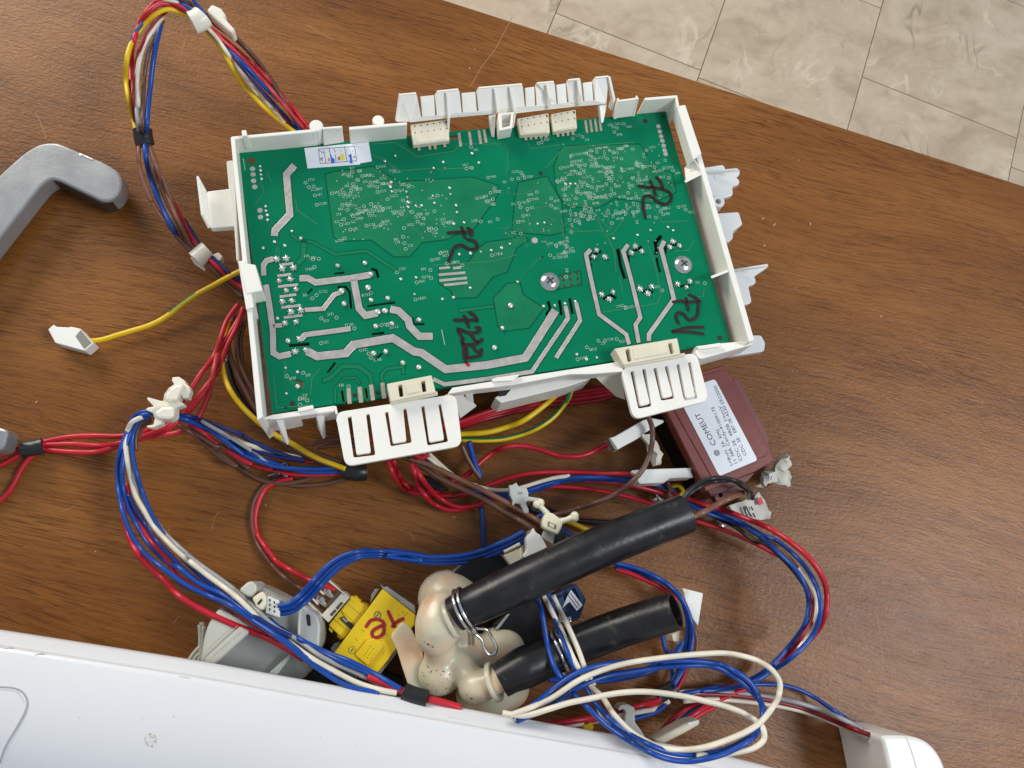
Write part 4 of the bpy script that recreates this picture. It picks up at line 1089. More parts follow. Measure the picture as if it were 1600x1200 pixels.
wprism("label_block", ym, zY([(688, 862), (798, 722), (860, 704), (945, 758), (945, 792), (808, 966)]), 28.6, 26, YEL, bevel=.5)
rr = random.Random(5)
g = []
for r_ in range(3):
    for i in range(5):
        x, y = 775 + r_ * 28 + i * 15 - 5, 860 - i * 22 + r_ * 22
        g.append(zY([(x, y), (x + rr.uniform(4, 12), y + rr.uniform(4, 14))]))
prints(ym, g, 1.0, 28.7, mat("grey_yellow_print", (.22, .17, .02), .6))
OLIVE = mat("olive_print", (.20, .19, .05), .6)
merged("certification_mark", [disc(W0, *zY([(660, 815)])[0], 1.75, 27.1, 26.9, 20, 1.45), strip(W0, zY([(645, 830), (675, 800)]), 2.2, 27.1, 26.9)], OLIVE, ym)
merged("certification_mark", [disc(W0, *zY([(900, 485)])[0], 1.8, 27.1, 26.9, 12, 1.2), strip(W0, zY([(885, 500), (915, 468)]), 2.5, 27.1, 26.9)], OLIVE, ym)
prints(ym, [zY([(x, y), (x + 12, y + 9)]) for x, y in ((750, 620), (765, 635), (690, 700), (700, 720), (1130, 455), (1150, 480), (1170, 465), (1090, 480), (1085, 515), (980, 660), (925, 720), (940, 700))], 1.0, 27.08, OLIVE)
def wink(polys, wpx, h, m, par, name, lab):
    g = []
    for P in polys:
        Cc = catmull([Vector((p[0], p[1], 0)) for p in P], 5) if len(P) > 2 else [Vector((p[0], p[1], 0)) for p in P]
        Cc = [(c.x, c.y) for c in Cc]
        g.append(strip(W0, Cc, wpx, h, h - .1))
        for c in (Cc[0], Cc[-1]): g.append(disc(W0, c[0], c[1], wpx / 2 * W0.px(c[0], c[1], h * MM) / MM, h + .002, h - .1, 10))
    o = merged(name, g, m, par)
    o['label'] = lab
wink([zY([(795, 592), (835, 540), (900, 525), (955, 555), (960, 610), (950, 660), (905, 695), (860, 690), (848, 650), (880, 615), (965, 575)]), zY([(1000, 455), (1020, 500), (1052, 570), (1060, 590)]), zY([(1040, 590), (1090, 545), (1138, 520)])], 5.6, 27.2, REDMARK, ym, "marker_writing", "red handwritten 72 upside down")
SHEET = mat("galvanised_sheet", (.42, .44, .46), .38, metal=.6, noise=.1, nscale=150)
wprism("steel_backing", ym, zY([(918, 190), (960, 225), (985, 215), (1250, 400), (1258, 480), (945, 236)]), 22, 4, SHEET, bevel=.3)
wprism("steel_backing", ym, zY([(838, 300), (880, 240), (920, 238), (830, 380)]), 18, 4, SHEET, bevel=.3)
wprism("steel_backing", ym, zY([(900, 1032), (1090, 790), (1112, 802), (918, 1050)]), 20, 3, SHEET, bevel=.3)
wprism("steel_backing", ym, zY([(455, 800), (500, 745), (560, 735), (500, 850)]), 12, 3, SHEET, bevel=.3)
CREAM2 = mat("dirty_white_plastic", (.66, .62, .52), .45, noise=.08, nscale=140)
cn = wprism("wire_connector", ym, zY([(378, 482), (575, 262), (638, 318), (442, 552)]), 25, 6, CREAM2, bevel=.4)
for p in ([(432, 148), (600, 290), (592, 300), (424, 160)], [(238, 352), (448, 545), (438, 556), (230, 362)], [(350, 240), (400, 285), (390, 300), (342, 255)], [(275, 305), (345, 380), (335, 392), (268, 318)]):
    wprism("arm", cn, zY(p), 26, 14, CREAM2, bevel=.2)
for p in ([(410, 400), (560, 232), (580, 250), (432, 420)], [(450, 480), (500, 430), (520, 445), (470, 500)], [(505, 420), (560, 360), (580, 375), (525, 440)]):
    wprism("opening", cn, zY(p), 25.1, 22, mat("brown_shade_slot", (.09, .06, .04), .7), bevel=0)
for p in ([(400, 262), (440, 270), (455, 300), (490, 325)], [(330, 335), (375, 345), (390, 372), (425, 400)]):
    v, f = sweep([wp(x, y, 24) for x, y in zY(p)], [.0016, .0018, .0012, .0008], 6)
    put("crimp_terminal", v, f, STEEL, cn, smooth=50)
# --- translucent water valve
NAT = mat("yellowed_natural_plastic", (0.72, 0.65, 0.47), 0.30, sss=0.75, noise=0.02, nscale=50, coat=.08)
MATS["yellowed_natural_plastic"].node_tree.nodes["Principled BSDF"].inputs["Subsurface Scale"].default_value = 0.010
nt_ = NAT.node_tree
tone = ramp(nt_, nz(nt_, nt_.nodes["Texture Coordinate"].outputs["Object"], 42, (1, 1, 1), 3, .4), [(0.34, (0.56, 0.56, 0.42)), (0.48, (0.68, 0.62, 0.46)), (0.60, (0.76, 0.59, 0.42)), (0.72, (0.60, 0.36, 0.20))])
nt_.links.new(tone, nt_.nodes["Principled BSDF"].inputs["Base Color"])
PEACH = mat("peach_inner_plastic", (0.74, 0.56, 0.38), 0.38, sss=.3, noise=.05, nscale=120)
zV = zz(580, 800, 4)
vv = thing("water_valve", "yellowed translucent plastic valve with rust specks, both black hoses pushed on it", "water valve", wp(700, 1000, 0))
def ball(c, r, seg=20):
    V, F = [], []
    for j in range(1, seg // 2):
        a = math.pi * j / (seg // 2)
        for i in range(seg):
            b = 2 * math.pi * i / seg
            V.append(c + Vector((math.cos(b) * math.sin(a), math.sin(b) * math.sin(a), math.cos(a))) * r)
    V += [c + Vector((0, 0, r)), c - Vector((0, 0, r))]
    T_, B_ = len(V) - 2, len(V) - 1
    rws = seg // 2 - 1
    for j in range(rws - 1):
        for i in range(seg):
            F.append((j * seg + i, (j + 1) * seg + i, (j + 1) * seg + (i + 1) % seg, j * seg + (i + 1) % seg))
    for i in range(seg):
        F.append((T_, i, (i + 1) % seg))
        F.append((B_, (rws - 1) * seg + (i + 1) % seg, (rws - 1) * seg + i))
    return V, F
zp = lambda x, y, h: wp(580 + x / 4, 800 + y / 4, h)
geos = []
for pts in ([(430, 640, 44, 10.2), (425, 700, 45, 11.0), (400, 770, 44, 9.0)], [(470, 540, 20, 14.0), (500, 560, 20, 14.5)], [(425, 1010, 32, 10.0), (440, 1000, 31, 10.0)], [(430, 800, 40, 7), (430, 940, 33, 7.5), (540, 960, 34, 6.8), (640, 1060, 40, 6.5)],
            [(650, 1095, 41, 7.8), (690, 1085, 42, 7.4)], [(800, 880, 20, 12.5), (830, 860, 20, 11.5)], [(560, 860, 24, 10), (640, 900, 24, 10), (720, 900, 24, 9)], [(480, 700, 26, 12), (540, 820, 24, 10)], [(700, 1140, 22, 13), (860, 1100, 18, 10)], [(430, 700, 45, 7.8), (490, 668, 48, 7.2)], [(690, 1085, 42, 7.0), (755, 1062, 44, 6.8)]):
    for (x0, y0, h0, r0), (x1, y1, h1, r1) in zip(pts, pts[1:]):
        nst = 7
        for k in range(nst + 1):
            t = k / nst
            geos.append(ball(zp(x0 + (x1 - x0) * t, y0 + (y1 - y0) * t, h0 + (h1 - h0) * t), (r0 + (r1 - r0) * t) * MM, 16))
o = merged("valve_body", geos, NAT, vv, smooth='all')
rm = o.modifiers.new("remesh", 'REMESH'); rm.mode = 'VOXEL'; rm.voxel_size = 0.0011; rm.use_smooth_shade = True
sm = o.modifiers.new("smooth", 'SMOOTH'); sm.factor = 0.5; sm.iterations = 6
wprism("side_web", vv, zV([(118, 775), (195, 684), (250, 730), (300, 830), (330, 900), (300, 1010), (345, 1120), (240, 1110), (190, 960), (160, 860)]), 33, 4, NAT, bevel=1.5, round_=6)
# nipples and collars
for a, b, c, rad in (((440, 694, 48), (500, 668, 50), (560, 640, 51), 5.6), ((690, 1085, 42), (770, 1060, 45), (840, 1035, 47), 5.8)):
    v, f = sweep([zp(*a), zp(*b), zp(*c)], rad * MM, 24)
    put("outlet_nipple", v, f, PEACH, vv, smooth=50)
    d_ = (zp(*c) - zp(*b)).normalized()
    v, f = sweep([zp(*b) - d_ * .0012, zp(*b) + d_ * .0008], (rad + 3.0) * MM, 28)
    put("collar", v, f, NAT, vv, smooth=50, bevel=.0004)
RUST = mat("rust_brown", (.16, .045, .012), .7)
rr = random.Random(12)
g = []
for cx, cy, ch, cr, lst in ((425, 1010, 32, 10.0, [(rr.gauss(0, 55), rr.gauss(0, 45), rr.uniform(.12, .42)) for _ in range(34)]), (650, 1095, 41, 7.8, [(-50, 45, .4), (-20, 65, .5), (30, 60, .25)]), (440, 560, 20, 13.5, [(-150, 10, .45), (-160, 75, .5)]), (410, 720, 44.5, 11, [(-40, 80, .7), (-20, 95, .5), (-60, 70, .35)])):
    c0 = zp(cx, cy, ch)
    for dx, dy, r_ in lst:
        q = zp(cx + dx, cy + dy, ch + 6)
        nn = (q - c0).normalized()
        if nn.z < .2: nn.z = .3; nn.normalize()
        pos = c0 + nn * (cr + .1) * MM
        t1 = nn.cross(Vector((.3, .9, .1))).normalized()
        t2 = nn.cross(t1)
        k = 7
        e1, e2 = r_ * MM * rr.uniform(.8, 1.3), r_ * MM * rr.uniform(.7, 1.1)
        V = [pos + t1 * math.cos(6.283 * i / k) * e1 + t2 * math.sin(6.283 * i / k) * e2 for i in range(k)] + [pos + nn * .00012]
        g.append((V, [(i, (i + 1) % k, k) for i in range(k)]))
tag(merged("rust_speck", g, RUST, vv), kind="stuff")
zv = thing("valve_coil", "two black solenoid coil blocks of the water valve, mostly hidden under the long black hose", "solenoid", wp(790, 930, 0))
wprism("coil_block", zv, zV([(505, 385), (655, 255), (800, 262), (900, 345), (930, 420), (740, 520), (640, 440)]), 26, 0, BLACKP, bevel=.8)
wprism("coil_block", zv, zV([(755, 705), (880, 610), (1005, 545), (1062, 590), (1075, 790), (965, 860), (885, 780)]), 26, 0, BLACKP, bevel=.8)
wprism("steel_yoke", zv, zV([(498, 382), (640, 240), (662, 240), (660, 258), (520, 388)]), 24, 0, SHEET, bevel=.3)
wprism("steel_yoke", zv, zV([(770, 735), (850, 640), (870, 636), (800, 730)]), 27, 10, SHEET, bevel=.3)
bc = thing("blue_connector", "dark blue plastic connector with a striped white label between the two hoses", "connector", wp(885, 945, 0))
BLUEP = mat("dark_blue_plastic", (.012, .050, .145), .35, noise=.1, nscale=100)
wprism("connector_body", bc, zV([(1100, 535), (1190, 490), (1282, 448), (1345, 545), (1325, 610), (1305, 665), (1240, 695), (1165, 620)]), 24, 4, BLUEP, bevel=.6)
wprism("upper_step", bc, zV([(1130, 560), (1200, 520), (1230, 640), (1180, 620)]), 27, 23, BLUEP, bevel=.5)
wprism("upper_step", bc, zV([(1270, 470), (1335, 545), (1310, 600), (1300, 540)]), 26.5, 23, BLUEP, bevel=.5)
lb_ = wprism("white_label", bc, zV([(1195, 600), (1230, 520), (1250, 488), (1322, 582), (1285, 618), (1240, 560)]), 27.3, 26.9, PAPER, bevel=0)
prints(lb_, [zV([(1232, 520), (1290, 600)]), zV([(1244, 506), (1303, 588)])], 1.2, 27.4, BLUEP, "stripe")
# --- hoses
RUB = mat("black_rubber", (0.014, 0.014, 0.015), 0.32, noise=0.45, nscale=90, spec=.42, bump=.12, bscale=350, dirt=("38342e", 170, 0.655))
def hose(name, lab, pts, rads, wall=1.8, ends=(0, 1)):
    P = catmull([wp(*p) for p in pts], 8)
    n_ = len(P)
    rs = []
    for i in range(n_):
        t = i / (n_ - 1) * (len(rads) - 1)
        k = min(int(t), len(rads) - 2)
        rs.append((rads[k] + (rads[k + 1] - rads[k]) * (t - k)) * MM)
    sd_ = 40
    Vo, Fo = sweep(P, rs, sd_, False)
    Vi, Fi = sweep(P, [r - wall * MM for r in rs], sd_, False)
    k = len(Vo)
    Fx = Fo + [tuple(i + k for i in reversed(q)) for q in Fi]
    for e_ in (0, n_ - 1):
        for s in range(sd_):
            t = (s + 1) % sd_
            q = (e_ * sd_ + s, k + e_ * sd_ + s, k + e_ * sd_ + t, e_ * sd_ + t)
            Fx.append(q if e_ else q[::-1])
    o = put(name, Vo + Vi, Fx, RUB, None, smooth=50)
    return tag(o, lab, "hose")
h1 = hose("rubber_hose", "long worn black rubber hose from the upper valve outlet towards the maroon filter", [(711, 960, 51.5), (722, 953, 52.5), (745, 943, 55), (830, 903, 58), (930, 858, 59), (1010, 826, 58), (1071, 803, 57)], [7.9, 8.0, 8.6, 9.3, 9.3, 9.2, 9.1])
h2 = hose("rubber_hose", "short black rubber hose with an open cut end, on the lower valve outlet", [(781, 1063, 46), (800, 1052, 46.5), (830, 1038, 46), (880, 1016, 45), (970, 981.5, 50), (1056, 954.5, 63)], [7.7, 8.0, 9.1, 8.7, 8.6, 8.5, 8.3], 1.3)
# wear scratches on the long hose
# --- spring clamps
def clamp(lab, axis, t0, r, tail, m=STEEL):
    o = thing("hose_clamp", lab, "hose clamp", wp(axis[0][0], axis[0][1], 20), "spring wire hose clamps")
    A_, B_ = wp(*axis[0]), wp(*axis[1])
    d_ = (B_ - A_).normalized()
    u = Vector((0, 0, 1)) - d_ * d_.z
    u.normalize()
    s = d_.cross(u)
    path = []
    N_ = 64
    for i in range(N_ + 1):
        a = R(t0) + 2 * math.pi * 1.93 * i / N_
        path.append(A_ + d_ * (i / N_ * .0042) + (u * math.cos(a) + s * math.sin(a)) * r * MM)
    V, F = sweep(path, .00075, 8)
    put("wire_coil", V, F, m, o, smooth='all')
    for q in tail:
        V, F = sweep(catmull([wp(*p) for p in q], 6), .00075, 8)
        put("bent_tang", V, F, m, o, smooth='all')
    return o
zc_ = lambda p: [(580 + x / 4, 800 + y / 4, h) for x, y, h in p]
clamp("spring wire clamp round the long hose at the valve, looped tang hanging", ((719, 955, 52.3), (735, 948, 54)), 100, 9.2, [zc_([(600, 690, 48), (655, 722, 50), (720, 735, 50), (748, 775, 48), (782, 850, 46), (770, 885, 45), (735, 890, 45), (705, 850, 46), (690, 800, 47), (650, 762, 48)]), zc_([(608, 740, 49), (612, 790, 46), (612, 828, 44)]), zc_([(632, 735, 49), (636, 790, 46), (636, 828, 44)])])
clamp("spring wire clamp round the short hose, half under blue and cream wires", ((868, 1021, 45), (884, 1014, 45.5)), 60, 9.5, [zc_([(1120, 545, 30), (1160, 570, 32), (1180, 640, 36), (1190, 690, 38)]), zc_([(1228, 660, 44), (1232, 700, 45), (1228, 715, 45)]), zc_([(1240, 655, 44), (1243, 690, 45)])])
# --- brown interference filter with label
MAROON = mat("maroon_plastic", (0.185, 0.040, 0.032), 0.34, noise=0.10, nscale=70, bump=.05, bscale=300)
fb = thing("interference_filter", "maroon plastic filter box with a white printed label, under the tray corner", "electrical filter", wp(1120, 680, 0))
wprism("lid", fb, [(1078, 585), (1132, 570), (1146, 592), (1211, 719), (1180, 737), (1103, 768), (1096, 752), (1076, 712), (1034, 628)], 37, 29, MAROON, bevel=.6)
wprism("black_body", fb, [(1076, 588), (1130, 574), (1200, 716), (1104, 762), (1036, 632)], 28.8, 0, BLACKP, bevel=.4)
wprism("side_flange", fb, [(1144, 590), (1155, 594), (1203, 686), (1200, 692), (1210, 716), (1200, 720)], 31, 22, mat("maroon_shell", (0.190, 0.055, 0.055), .4, noise=.1, nscale=60), bevel=.4)
wprism("raised_panel", fb, [(1090, 588), (1130, 577), (1200, 705), (1198, 712), (1112, 746), (1046, 628)], 37.5, 36, MAROON, bevel=.4)
lab_ = wprism("printed_label", fb, rounded([(1078, 606), (1117, 592), (1184, 719), (1124, 744), (1064, 628)], 5), 37.8, 37.4, PAPER, bevel=0)
ear = wprism("mounting_ear", fb, rounded([(1114, 771), (1150, 756), (1159, 767), (1120, 784)], 4), 12, 6, mat("maroon_shell", (0.150, 0.045, 0.048)), holes=[[(1126 + 3.4 * math.cos(a), 773.5 + 3.4 * math.sin(a)) for a in [k * math.pi / 5 for k in range(10)]]], bevel=.3)
wprism("ear_web", fb, [(1104, 764), (1180, 738), (1168, 752), (1112, 776)], 24, 4, MATS["maroon_shell"], bevel=.3)
def label_text(par, body, p0, p1, hpx, h, m=INK):
    """flat lettering from pixel p0 to pixel p1 (baseline)"""
    a, b = wp(p0[0], p0[1], h), wp(p1[0], p1[1], h)
    xd = (b - a).normalized()
    yd = Vector((-xd.y, xd.x, 0))
    sz = hpx * W0.px(p0[0], p0[1], h * MM) / 0.70
    V, F = text_geo(body, Vector((0, 0, 0)), Vector((1, 0, 0)), Vector((0, 1, 0)), 0, sz)
    wd = max(v.x for v in V)
    k = (b - a).length / wd
    V = [a + xd * v.x * k + yd * v.y for v in V]
    return put("printed_text", V, F, m, par)
z9b = zz(900, 560, 4)
P_ = lambda x, y: (900 + x / 4, 560 + y / 4)
label_text(lab_, "COMEUT", P_(880, 538), P_(770, 335), 8.6, 37.85)
label_text(lab_, "L=8mH  5A  RMS", P_(982, 668), P_(892, 440), 5.2, 37.85)
label_text(lab_, "11 38R Candy-41009175", P_(1012, 660), P_(862, 300), 5.2, 37.85)
label_text(lab_, "CDC 2E  480B 1mmV", P_(1042, 640), P_(908, 295), 5.2, 37.85)
label_text(lab_, "CDC 3E   E87-3E-4230-5R22000", P_(1068, 605), P_(876, 168), 5.2, 37.85)
merged("round_logo", [disc(W0, *P_(880, 590), 1.5, 37.86, 37.8, 20, 1.2), disc(W0, *P_(880, 590), .95, 37.86, 37.8, 16, .6), disc(W0, *P_(880, 590), .3, 37.86, 37.8, 10)], INK, lab_)
# --- crumpled white tape and tags
def crumple(name, lab, cat, pts, h, thick, m, seed, amp=3.0, grid=5):
    rr = random.Random(seed)
    V, F = prism_geo(W0, pts, h, h - thick)
    bm = bmesh.new()
    vs = [bm.verts.new(v) for v in V]
    for q in F:
        try: bm.faces.new([vs[i] for i in q])
        except ValueError: pass
    bmesh.ops.triangulate(bm, faces=bm.faces[:])
    bmesh.ops.subdivide_edges(bm, edges=bm.edges[:], cuts=2, use_grid_fill=True)
    from mathutils import noise
    for v in bm.verts:
        q = v.co * 260 + Vector((seed * 3.1, 0, 0))
        v.co += Vector((noise.noise(q), noise.noise(q + Vector((9, 0, 0))), noise.noise(q + Vector((0, 9, 0))) * 1.6)) * amp * MM
        v.co.z = max(v.co.z, 0.0004)
    bm.verts.index_update()
    V = [v.co.copy() for v in bm.verts]
    F = [tuple(v.index for v in f.verts) for f in bm.faces]
    bm.free()
    o = put(name, V, F, m, None, smooth=28)
    return tag(o, lab, cat)
TAPEW = mat("dirty_white_tape", (.66, .63, .54), .5, noise=.08, nscale=150, sss=.1)
ct = crumple("crumpled_tape", "crumpled white tape sleeve with blue print at the right corner of the maroon filter", "tape", z9b([(1138, 792), (1155, 757), (1205, 720), (1255, 685), (1292, 640), (1322, 596), (1348, 645), (1312, 692), (1322, 712), (1352, 738), (1345, 772), (1325, 795), (1290, 772), (1240, 764), (1165, 804)]), 14, 5, TAPEW, 1)
prints(ct, [z9b([(1185, 775), (1195, 745)]), z9b([(1200, 770), (1207, 738)]), z9b([(1215, 760), (1225, 735)])], 1.3, 17.5, mat("blue_print", (.08, .12, .25), .6))
tg_ = crumple("paper_tag", "white paper tag with a red corner mark and black print below the maroon filter", "tag", z9b([(950, 918), (1000, 905), (1110, 872), (1150, 838), (1180, 885), (1195, 940), (1218, 968), (1205, 1002), (1080, 1000), (975, 945)]), 13, 2.5, TAPEW, 2, 1.0)
prints(tg_, [z9b([(1046, 930), (1075, 995)]), z9b([(1062, 924), (1092, 990)]), z9b([(1095, 925), (1105, 950)]), z9b([(1105, 965), (1120, 995)])], 2.4, 14.6, INK)
wprism("red_mark", tg_, z9b([(1130, 880), (1158, 866), (1172, 905), (1146, 918)]), 15.0, 14.2, mat("red_print", (.65, .06, .06), .5), bevel=0)
sl = crumple("crumpled_tape", "torn clear tape sleeve beside the brown wire, left of the filter's black side", "tape", z9b([(408, 474), (470, 468), (505, 525), (552, 590), (535, 660), (490, 668), (500, 600), (440, 522)]), 30, 3, TAPEW, 3, 1.2)
fr_ = crumple("metal_scrap", "small crumpled foil scrap beside the hose's open upper end", "foil scrap", z9b([(462, 850), (500, 838), (545, 850), (550, 880), (520, 895), (480, 885)]), 8, 4, STEEL, 6, 1.8)
fr_ = crumple("metal_scrap", "small crumpled foil scrap under the striped wires near the filter", "foil scrap", z9b([(885, 1010), (935, 1010), (950, 1045), (930, 1060), (900, 1040)]), 6, 3, STEEL, 7, 1.5)
# --- white plugs
WPL = mat("white_plug_plastic", (.86, .87, .82), .4, sss=.12, noise=.03, nscale=100)
pa = tag(wprism("plug_housing", None, z9b([(205, 498), (240, 488), (420, 385), (470, 372), (548, 385), (552, 398), (490, 430), (420, 470), (405, 490), (258, 570), (232, 548)]), 33, 23, WPL, bevel=.5), "white plug on the red wire below the right latch plate", "plug")
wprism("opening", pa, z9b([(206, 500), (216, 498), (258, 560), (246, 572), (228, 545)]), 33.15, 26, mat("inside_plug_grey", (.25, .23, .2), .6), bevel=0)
pb = tag(wprism("plug_housing", None, z9b([(350, 712), (392, 705), (432, 692), (725, 683), (722, 705), (736, 745), (590, 750), (548, 780), (400, 784), (385, 770), (380, 730)]), 33, 22, WPL, bevel=.5), "long white plug lying against the black side of the maroon filter", "plug")
wprism("latch", pb, z9b([(350, 700), (430, 692), (430, 712), (350, 722)]), 30, 25, WPL, bevel=.3)
zR = zz(860, 840, 3.3333)
pr = tag(wprism("plug_housing", None, zR([(686, 262), (797, 290), (770, 462), (745, 430), (705, 330)]), 18, 4, WPL, bevel=.5), "white plug by the open end of the short hose, wrapped by the blue wires", "plug")
wprism("side_wall", pr, zR([(686, 262), (720, 270), (700, 300)]), 19, 10, CREAM, bevel=.3)
tag(wprism("plug_housing", None, zR([(632, 506), (678, 480), (674, 545), (640, 542)]), 14, 2, CREAM, bevel=.4), "small cream plug end just under the short hose", "plug")
cn1 = tag(wprism("conduit_piece", None, zR([(540, 1058), (640, 1000), (718, 960), (776, 946), (782, 974), (700, 1020), (592, 1076)]), 30, 18, CREAM, bevel=1.5), "cut piece of cream plastic conduit at the edge of the panel", "conduit")
wprism("inner_face", cn1, zR([(712, 966), (774, 950), (768, 962), (722, 980)]), 30.2, 28, WPL, bevel=0)
tag(wprism("yellow_tab", None, zR([(168, 985), (178, 962), (205, 956), (228, 985), (218, 1008), (180, 1006)]), 32, 26, YEL, bevel=.5), "small yellow tab peeping out at the edge of the white panel", "plastic tab")
zB = zz(1100, 880, 3.2)
sp = thing("plastic_spout", "rounded white plastic fitting cut off by the bottom right edge of the photo", "plastic fitting", wp(1430, 1190, 0))
wprism("hood", sp, zB([(884, 862), (1010, 864), (1066, 872), (1122, 896), (1168, 942), (1202, 1004), (1222, 1100), (1222, 1200), (960, 1200), (925, 1030), (905, 930)]), 42, 0, mat("milky_white_plastic", (.80, .81, .78), .3, sss=.2), bevel=5, round_=14, smooth=60)
v, f = sweep(catmull([wp(x, y, 42.1) for x, y in zB([(1012, 872), (1035, 930), (1056, 1000), (1075, 1080)])], 5), .0003, 6)
put("moulded_seam", v, f, WHITE, sp, smooth='all')
v, f = quad3(W0, [(*p, h) for p, h in zip(zB([(820, 888), (872, 866), (925, 1030), (900, 1060)]), (30, 34, 30, 26))], 1.5)
put("side_flap", v, f, MATS["milky_white_plastic"], sp, bevel=.0003)
v, f = quad3(W0, [(*p, h) for p, h in zip(zB([(850, 925), (876, 880), (925, 1010), (912, 1050)]), (22, 26, 24, 20))], 1.5)
put("side_flap", v, f, MATS["milky_white_plastic"], sp, bevel=.0003)
# --- cable clips and ties
zT = zz(760, 740, 6.665)
NY2 = mat("grey_nylon", (.58, .60, .56), .34, sss=.4)
NYC = mat("cream_nylon", (.80, .75, .56), .34, sss=.3)
tg1 = tag(wprism("cable_clip", None, zT([(235, 116), (268, 118), (312, 90), (346, 150), (420, 146), (442, 212), (432, 236), (560, 255), (572, 290), (425, 282), (410, 308), (442, 372), (444, 432), (398, 410), (352, 318), (296, 308), (280, 336), (264, 322), (276, 290), (246, 222)]), 33, 27, NY2, bevel=.7), "greyish translucent cable clip on the blue and white wires", "cable clip")
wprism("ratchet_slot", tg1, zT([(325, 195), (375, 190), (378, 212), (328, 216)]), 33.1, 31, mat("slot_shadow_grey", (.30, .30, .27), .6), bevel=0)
tg2 = tag(wprism("cable_clip", None, rounded(zT([(596, 440), (640, 400), (695, 412), (798, 492), (788, 560), (748, 636), (700, 618), (588, 562), (580, 515)]), 4), 43, 37, NYC, bevel=.7), "cream cable clip with two pin arms, square slot in its middle", "cable clip")
for p in ([(545, 322, 42), (590, 370, 42), (632, 418, 41)], [(770, 500, 41), (840, 478, 42), (912, 450, 42)]):
    v, f = sweep([wp(*zT([q[:2]])[0], q[2]) for q in p], [.0018, .0013, .0016] if p[0][0] < 600 else [.0016, .0013, .0018], 10)
    put("arm", v, f, NYC, tg2, smooth=50)
for x, y in ((528, 318), (560, 304), (918, 438), (918, 462)):
    v, f = ball(wp(*zT([(x, y)])[0], 42), .0021, 10)
    put("arm_tip", v, f, NYC, tg2, smooth='all')
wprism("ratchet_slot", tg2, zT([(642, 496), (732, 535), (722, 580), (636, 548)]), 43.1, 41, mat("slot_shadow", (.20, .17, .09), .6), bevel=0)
wprism("pawl", tg2, zT([(662, 512), (712, 534), (702, 570), (655, 550)]), 43.3, 41, NYC, bevel=.2)
wprism("strap_tail", tg2, zT([(595, 592), (716, 632), (694, 738), (574, 664)]), 35, 30, NY2, bevel=.5)
tag(wprism("crimp_joint", None, rounded(zT([(410, 662), (468, 612), (488, 556), (512, 612), (560, 636), (610, 720), (642, 790), (640, 826), (445, 905), (372, 860), (432, 800)]), 6), 40, 20, WPL, bevel=2.2), "off-white rounded cap at the end of the blue wires, beside the long hose", "wire cap")
cw = tag(wprism("valve_plug", None, zT([(178, 852), (335, 780), (366, 755), (402, 905), (282, 988)]), 34, 16, CREAM, bevel=.6), "cream flat plug holding the blue wires above the black coil", "plug")
wprism("rib", cw, zT([(340, 790), (362, 770), (376, 900), (352, 880)]), 36, 30, CREAM, bevel=.3)
zK = zz(160, 560, 6.6667)
ck = tag(wprism("cable_clip", None, zK([(722, 232), (728, 196), (798, 190), (858, 232), (865, 262), (905, 290), (916, 345), (900, 372), (895, 412), (832, 412), (826, 372), (792, 436), (848, 468), (838, 490), (768, 512), (752, 604), (700, 642), (622, 640), (614, 682), (522, 722), (456, 716), (462, 702), (528, 690), (545, 622), (522, 566), (448, 534), (470, 512), (534, 500), (462, 424), (470, 402), (602, 440), (632, 442), (642, 372), (690, 306), (748, 268)]), 33, 27, NYLON, bevel=.9), "milky translucent cable clip like a crab claw, where red and blue wires cross", "cable clip")
wprism("claw_arm", ck, zK([(640, 440), (650, 380), (700, 310), (760, 270), (850, 260), (800, 370), (770, 440)]), 37, 32, NYLON, bevel=1.2)
wprism("clip_body", ck, zK([(530, 560), (620, 500), (750, 500), (745, 600), (695, 635), (560, 625)]), 38, 28, NYLON, bevel=1.6)
# ------------------------------------------------------------------ wiring
def wm(n_, c, r=.36):
    return mat("wire_" + n_, c, r, noise=.14, nscale=70)
WM = {"r": wm("red", (.52, .012, .028)), "p": wm("pale_red", (.58, .035, .05)), "b": wm("blue", (.004, .060, .33)), "n": wm("navy", (.006, .025, .16)), "w": wm("cream", (.76, .70, .56)), "g": wm("grey", (.34, .35, .36)), "o": wm("brown", (.135, .062, .042)), "t": wm("tan_brown", (.23, .10, .06)),
      "y": wm("yellow", (.78, .52, .006)), "e": wm("green", (.010, .20, .06)), "k": wm("black", (.012, .012, .013)), "d": wm("dark_red", (.25, .006, .012)), "x": wm("bronze_braid", (.16, .085, .025))}
COLN = {"r": "red", "p": "pale red", "b": "blue", "n": "dark blue", "w": "cream", "g": "grey", "o": "brown", "t": "light brown", "y": "yellow", "e": "green", "k": "black", "d": "dark red", "x": "bronze"}
def harness(name, label, loc, cat="wire bundle", group="taped wire bundles"):
    return thing(name, label, cat, loc, group)
def tape(par, pts, r, flat=.75, label=None):
    return band("tape_wrap", W0, pts, r, TAPE, par, 18, flat, label)
z0 = zz(0, 600, 4)
zA = zz(160, 0, 4)
zH = zz(0, 160, 4)
zL = zz(0, 360, 4)
zk = zz(160, 560, 6.6667)
zr = zz(860, 840, 3.33333)
zb = zz(280, 860, 4)
zt = zz(760, 740, 6.6667)
zl = zz(400, 620, 4.4444)
def ht(pts, hs):
    """heights spread along points"""
    m = len(pts) - 1
    return [tuple(p[:2]) + (hs[0] + (hs[-1] - hs[0]) * i / m if len(hs) == 2 else hs[min(len(hs) - 1, round(i * (len(hs) - 1) / m))],) for i, p in enumerate(pts)]
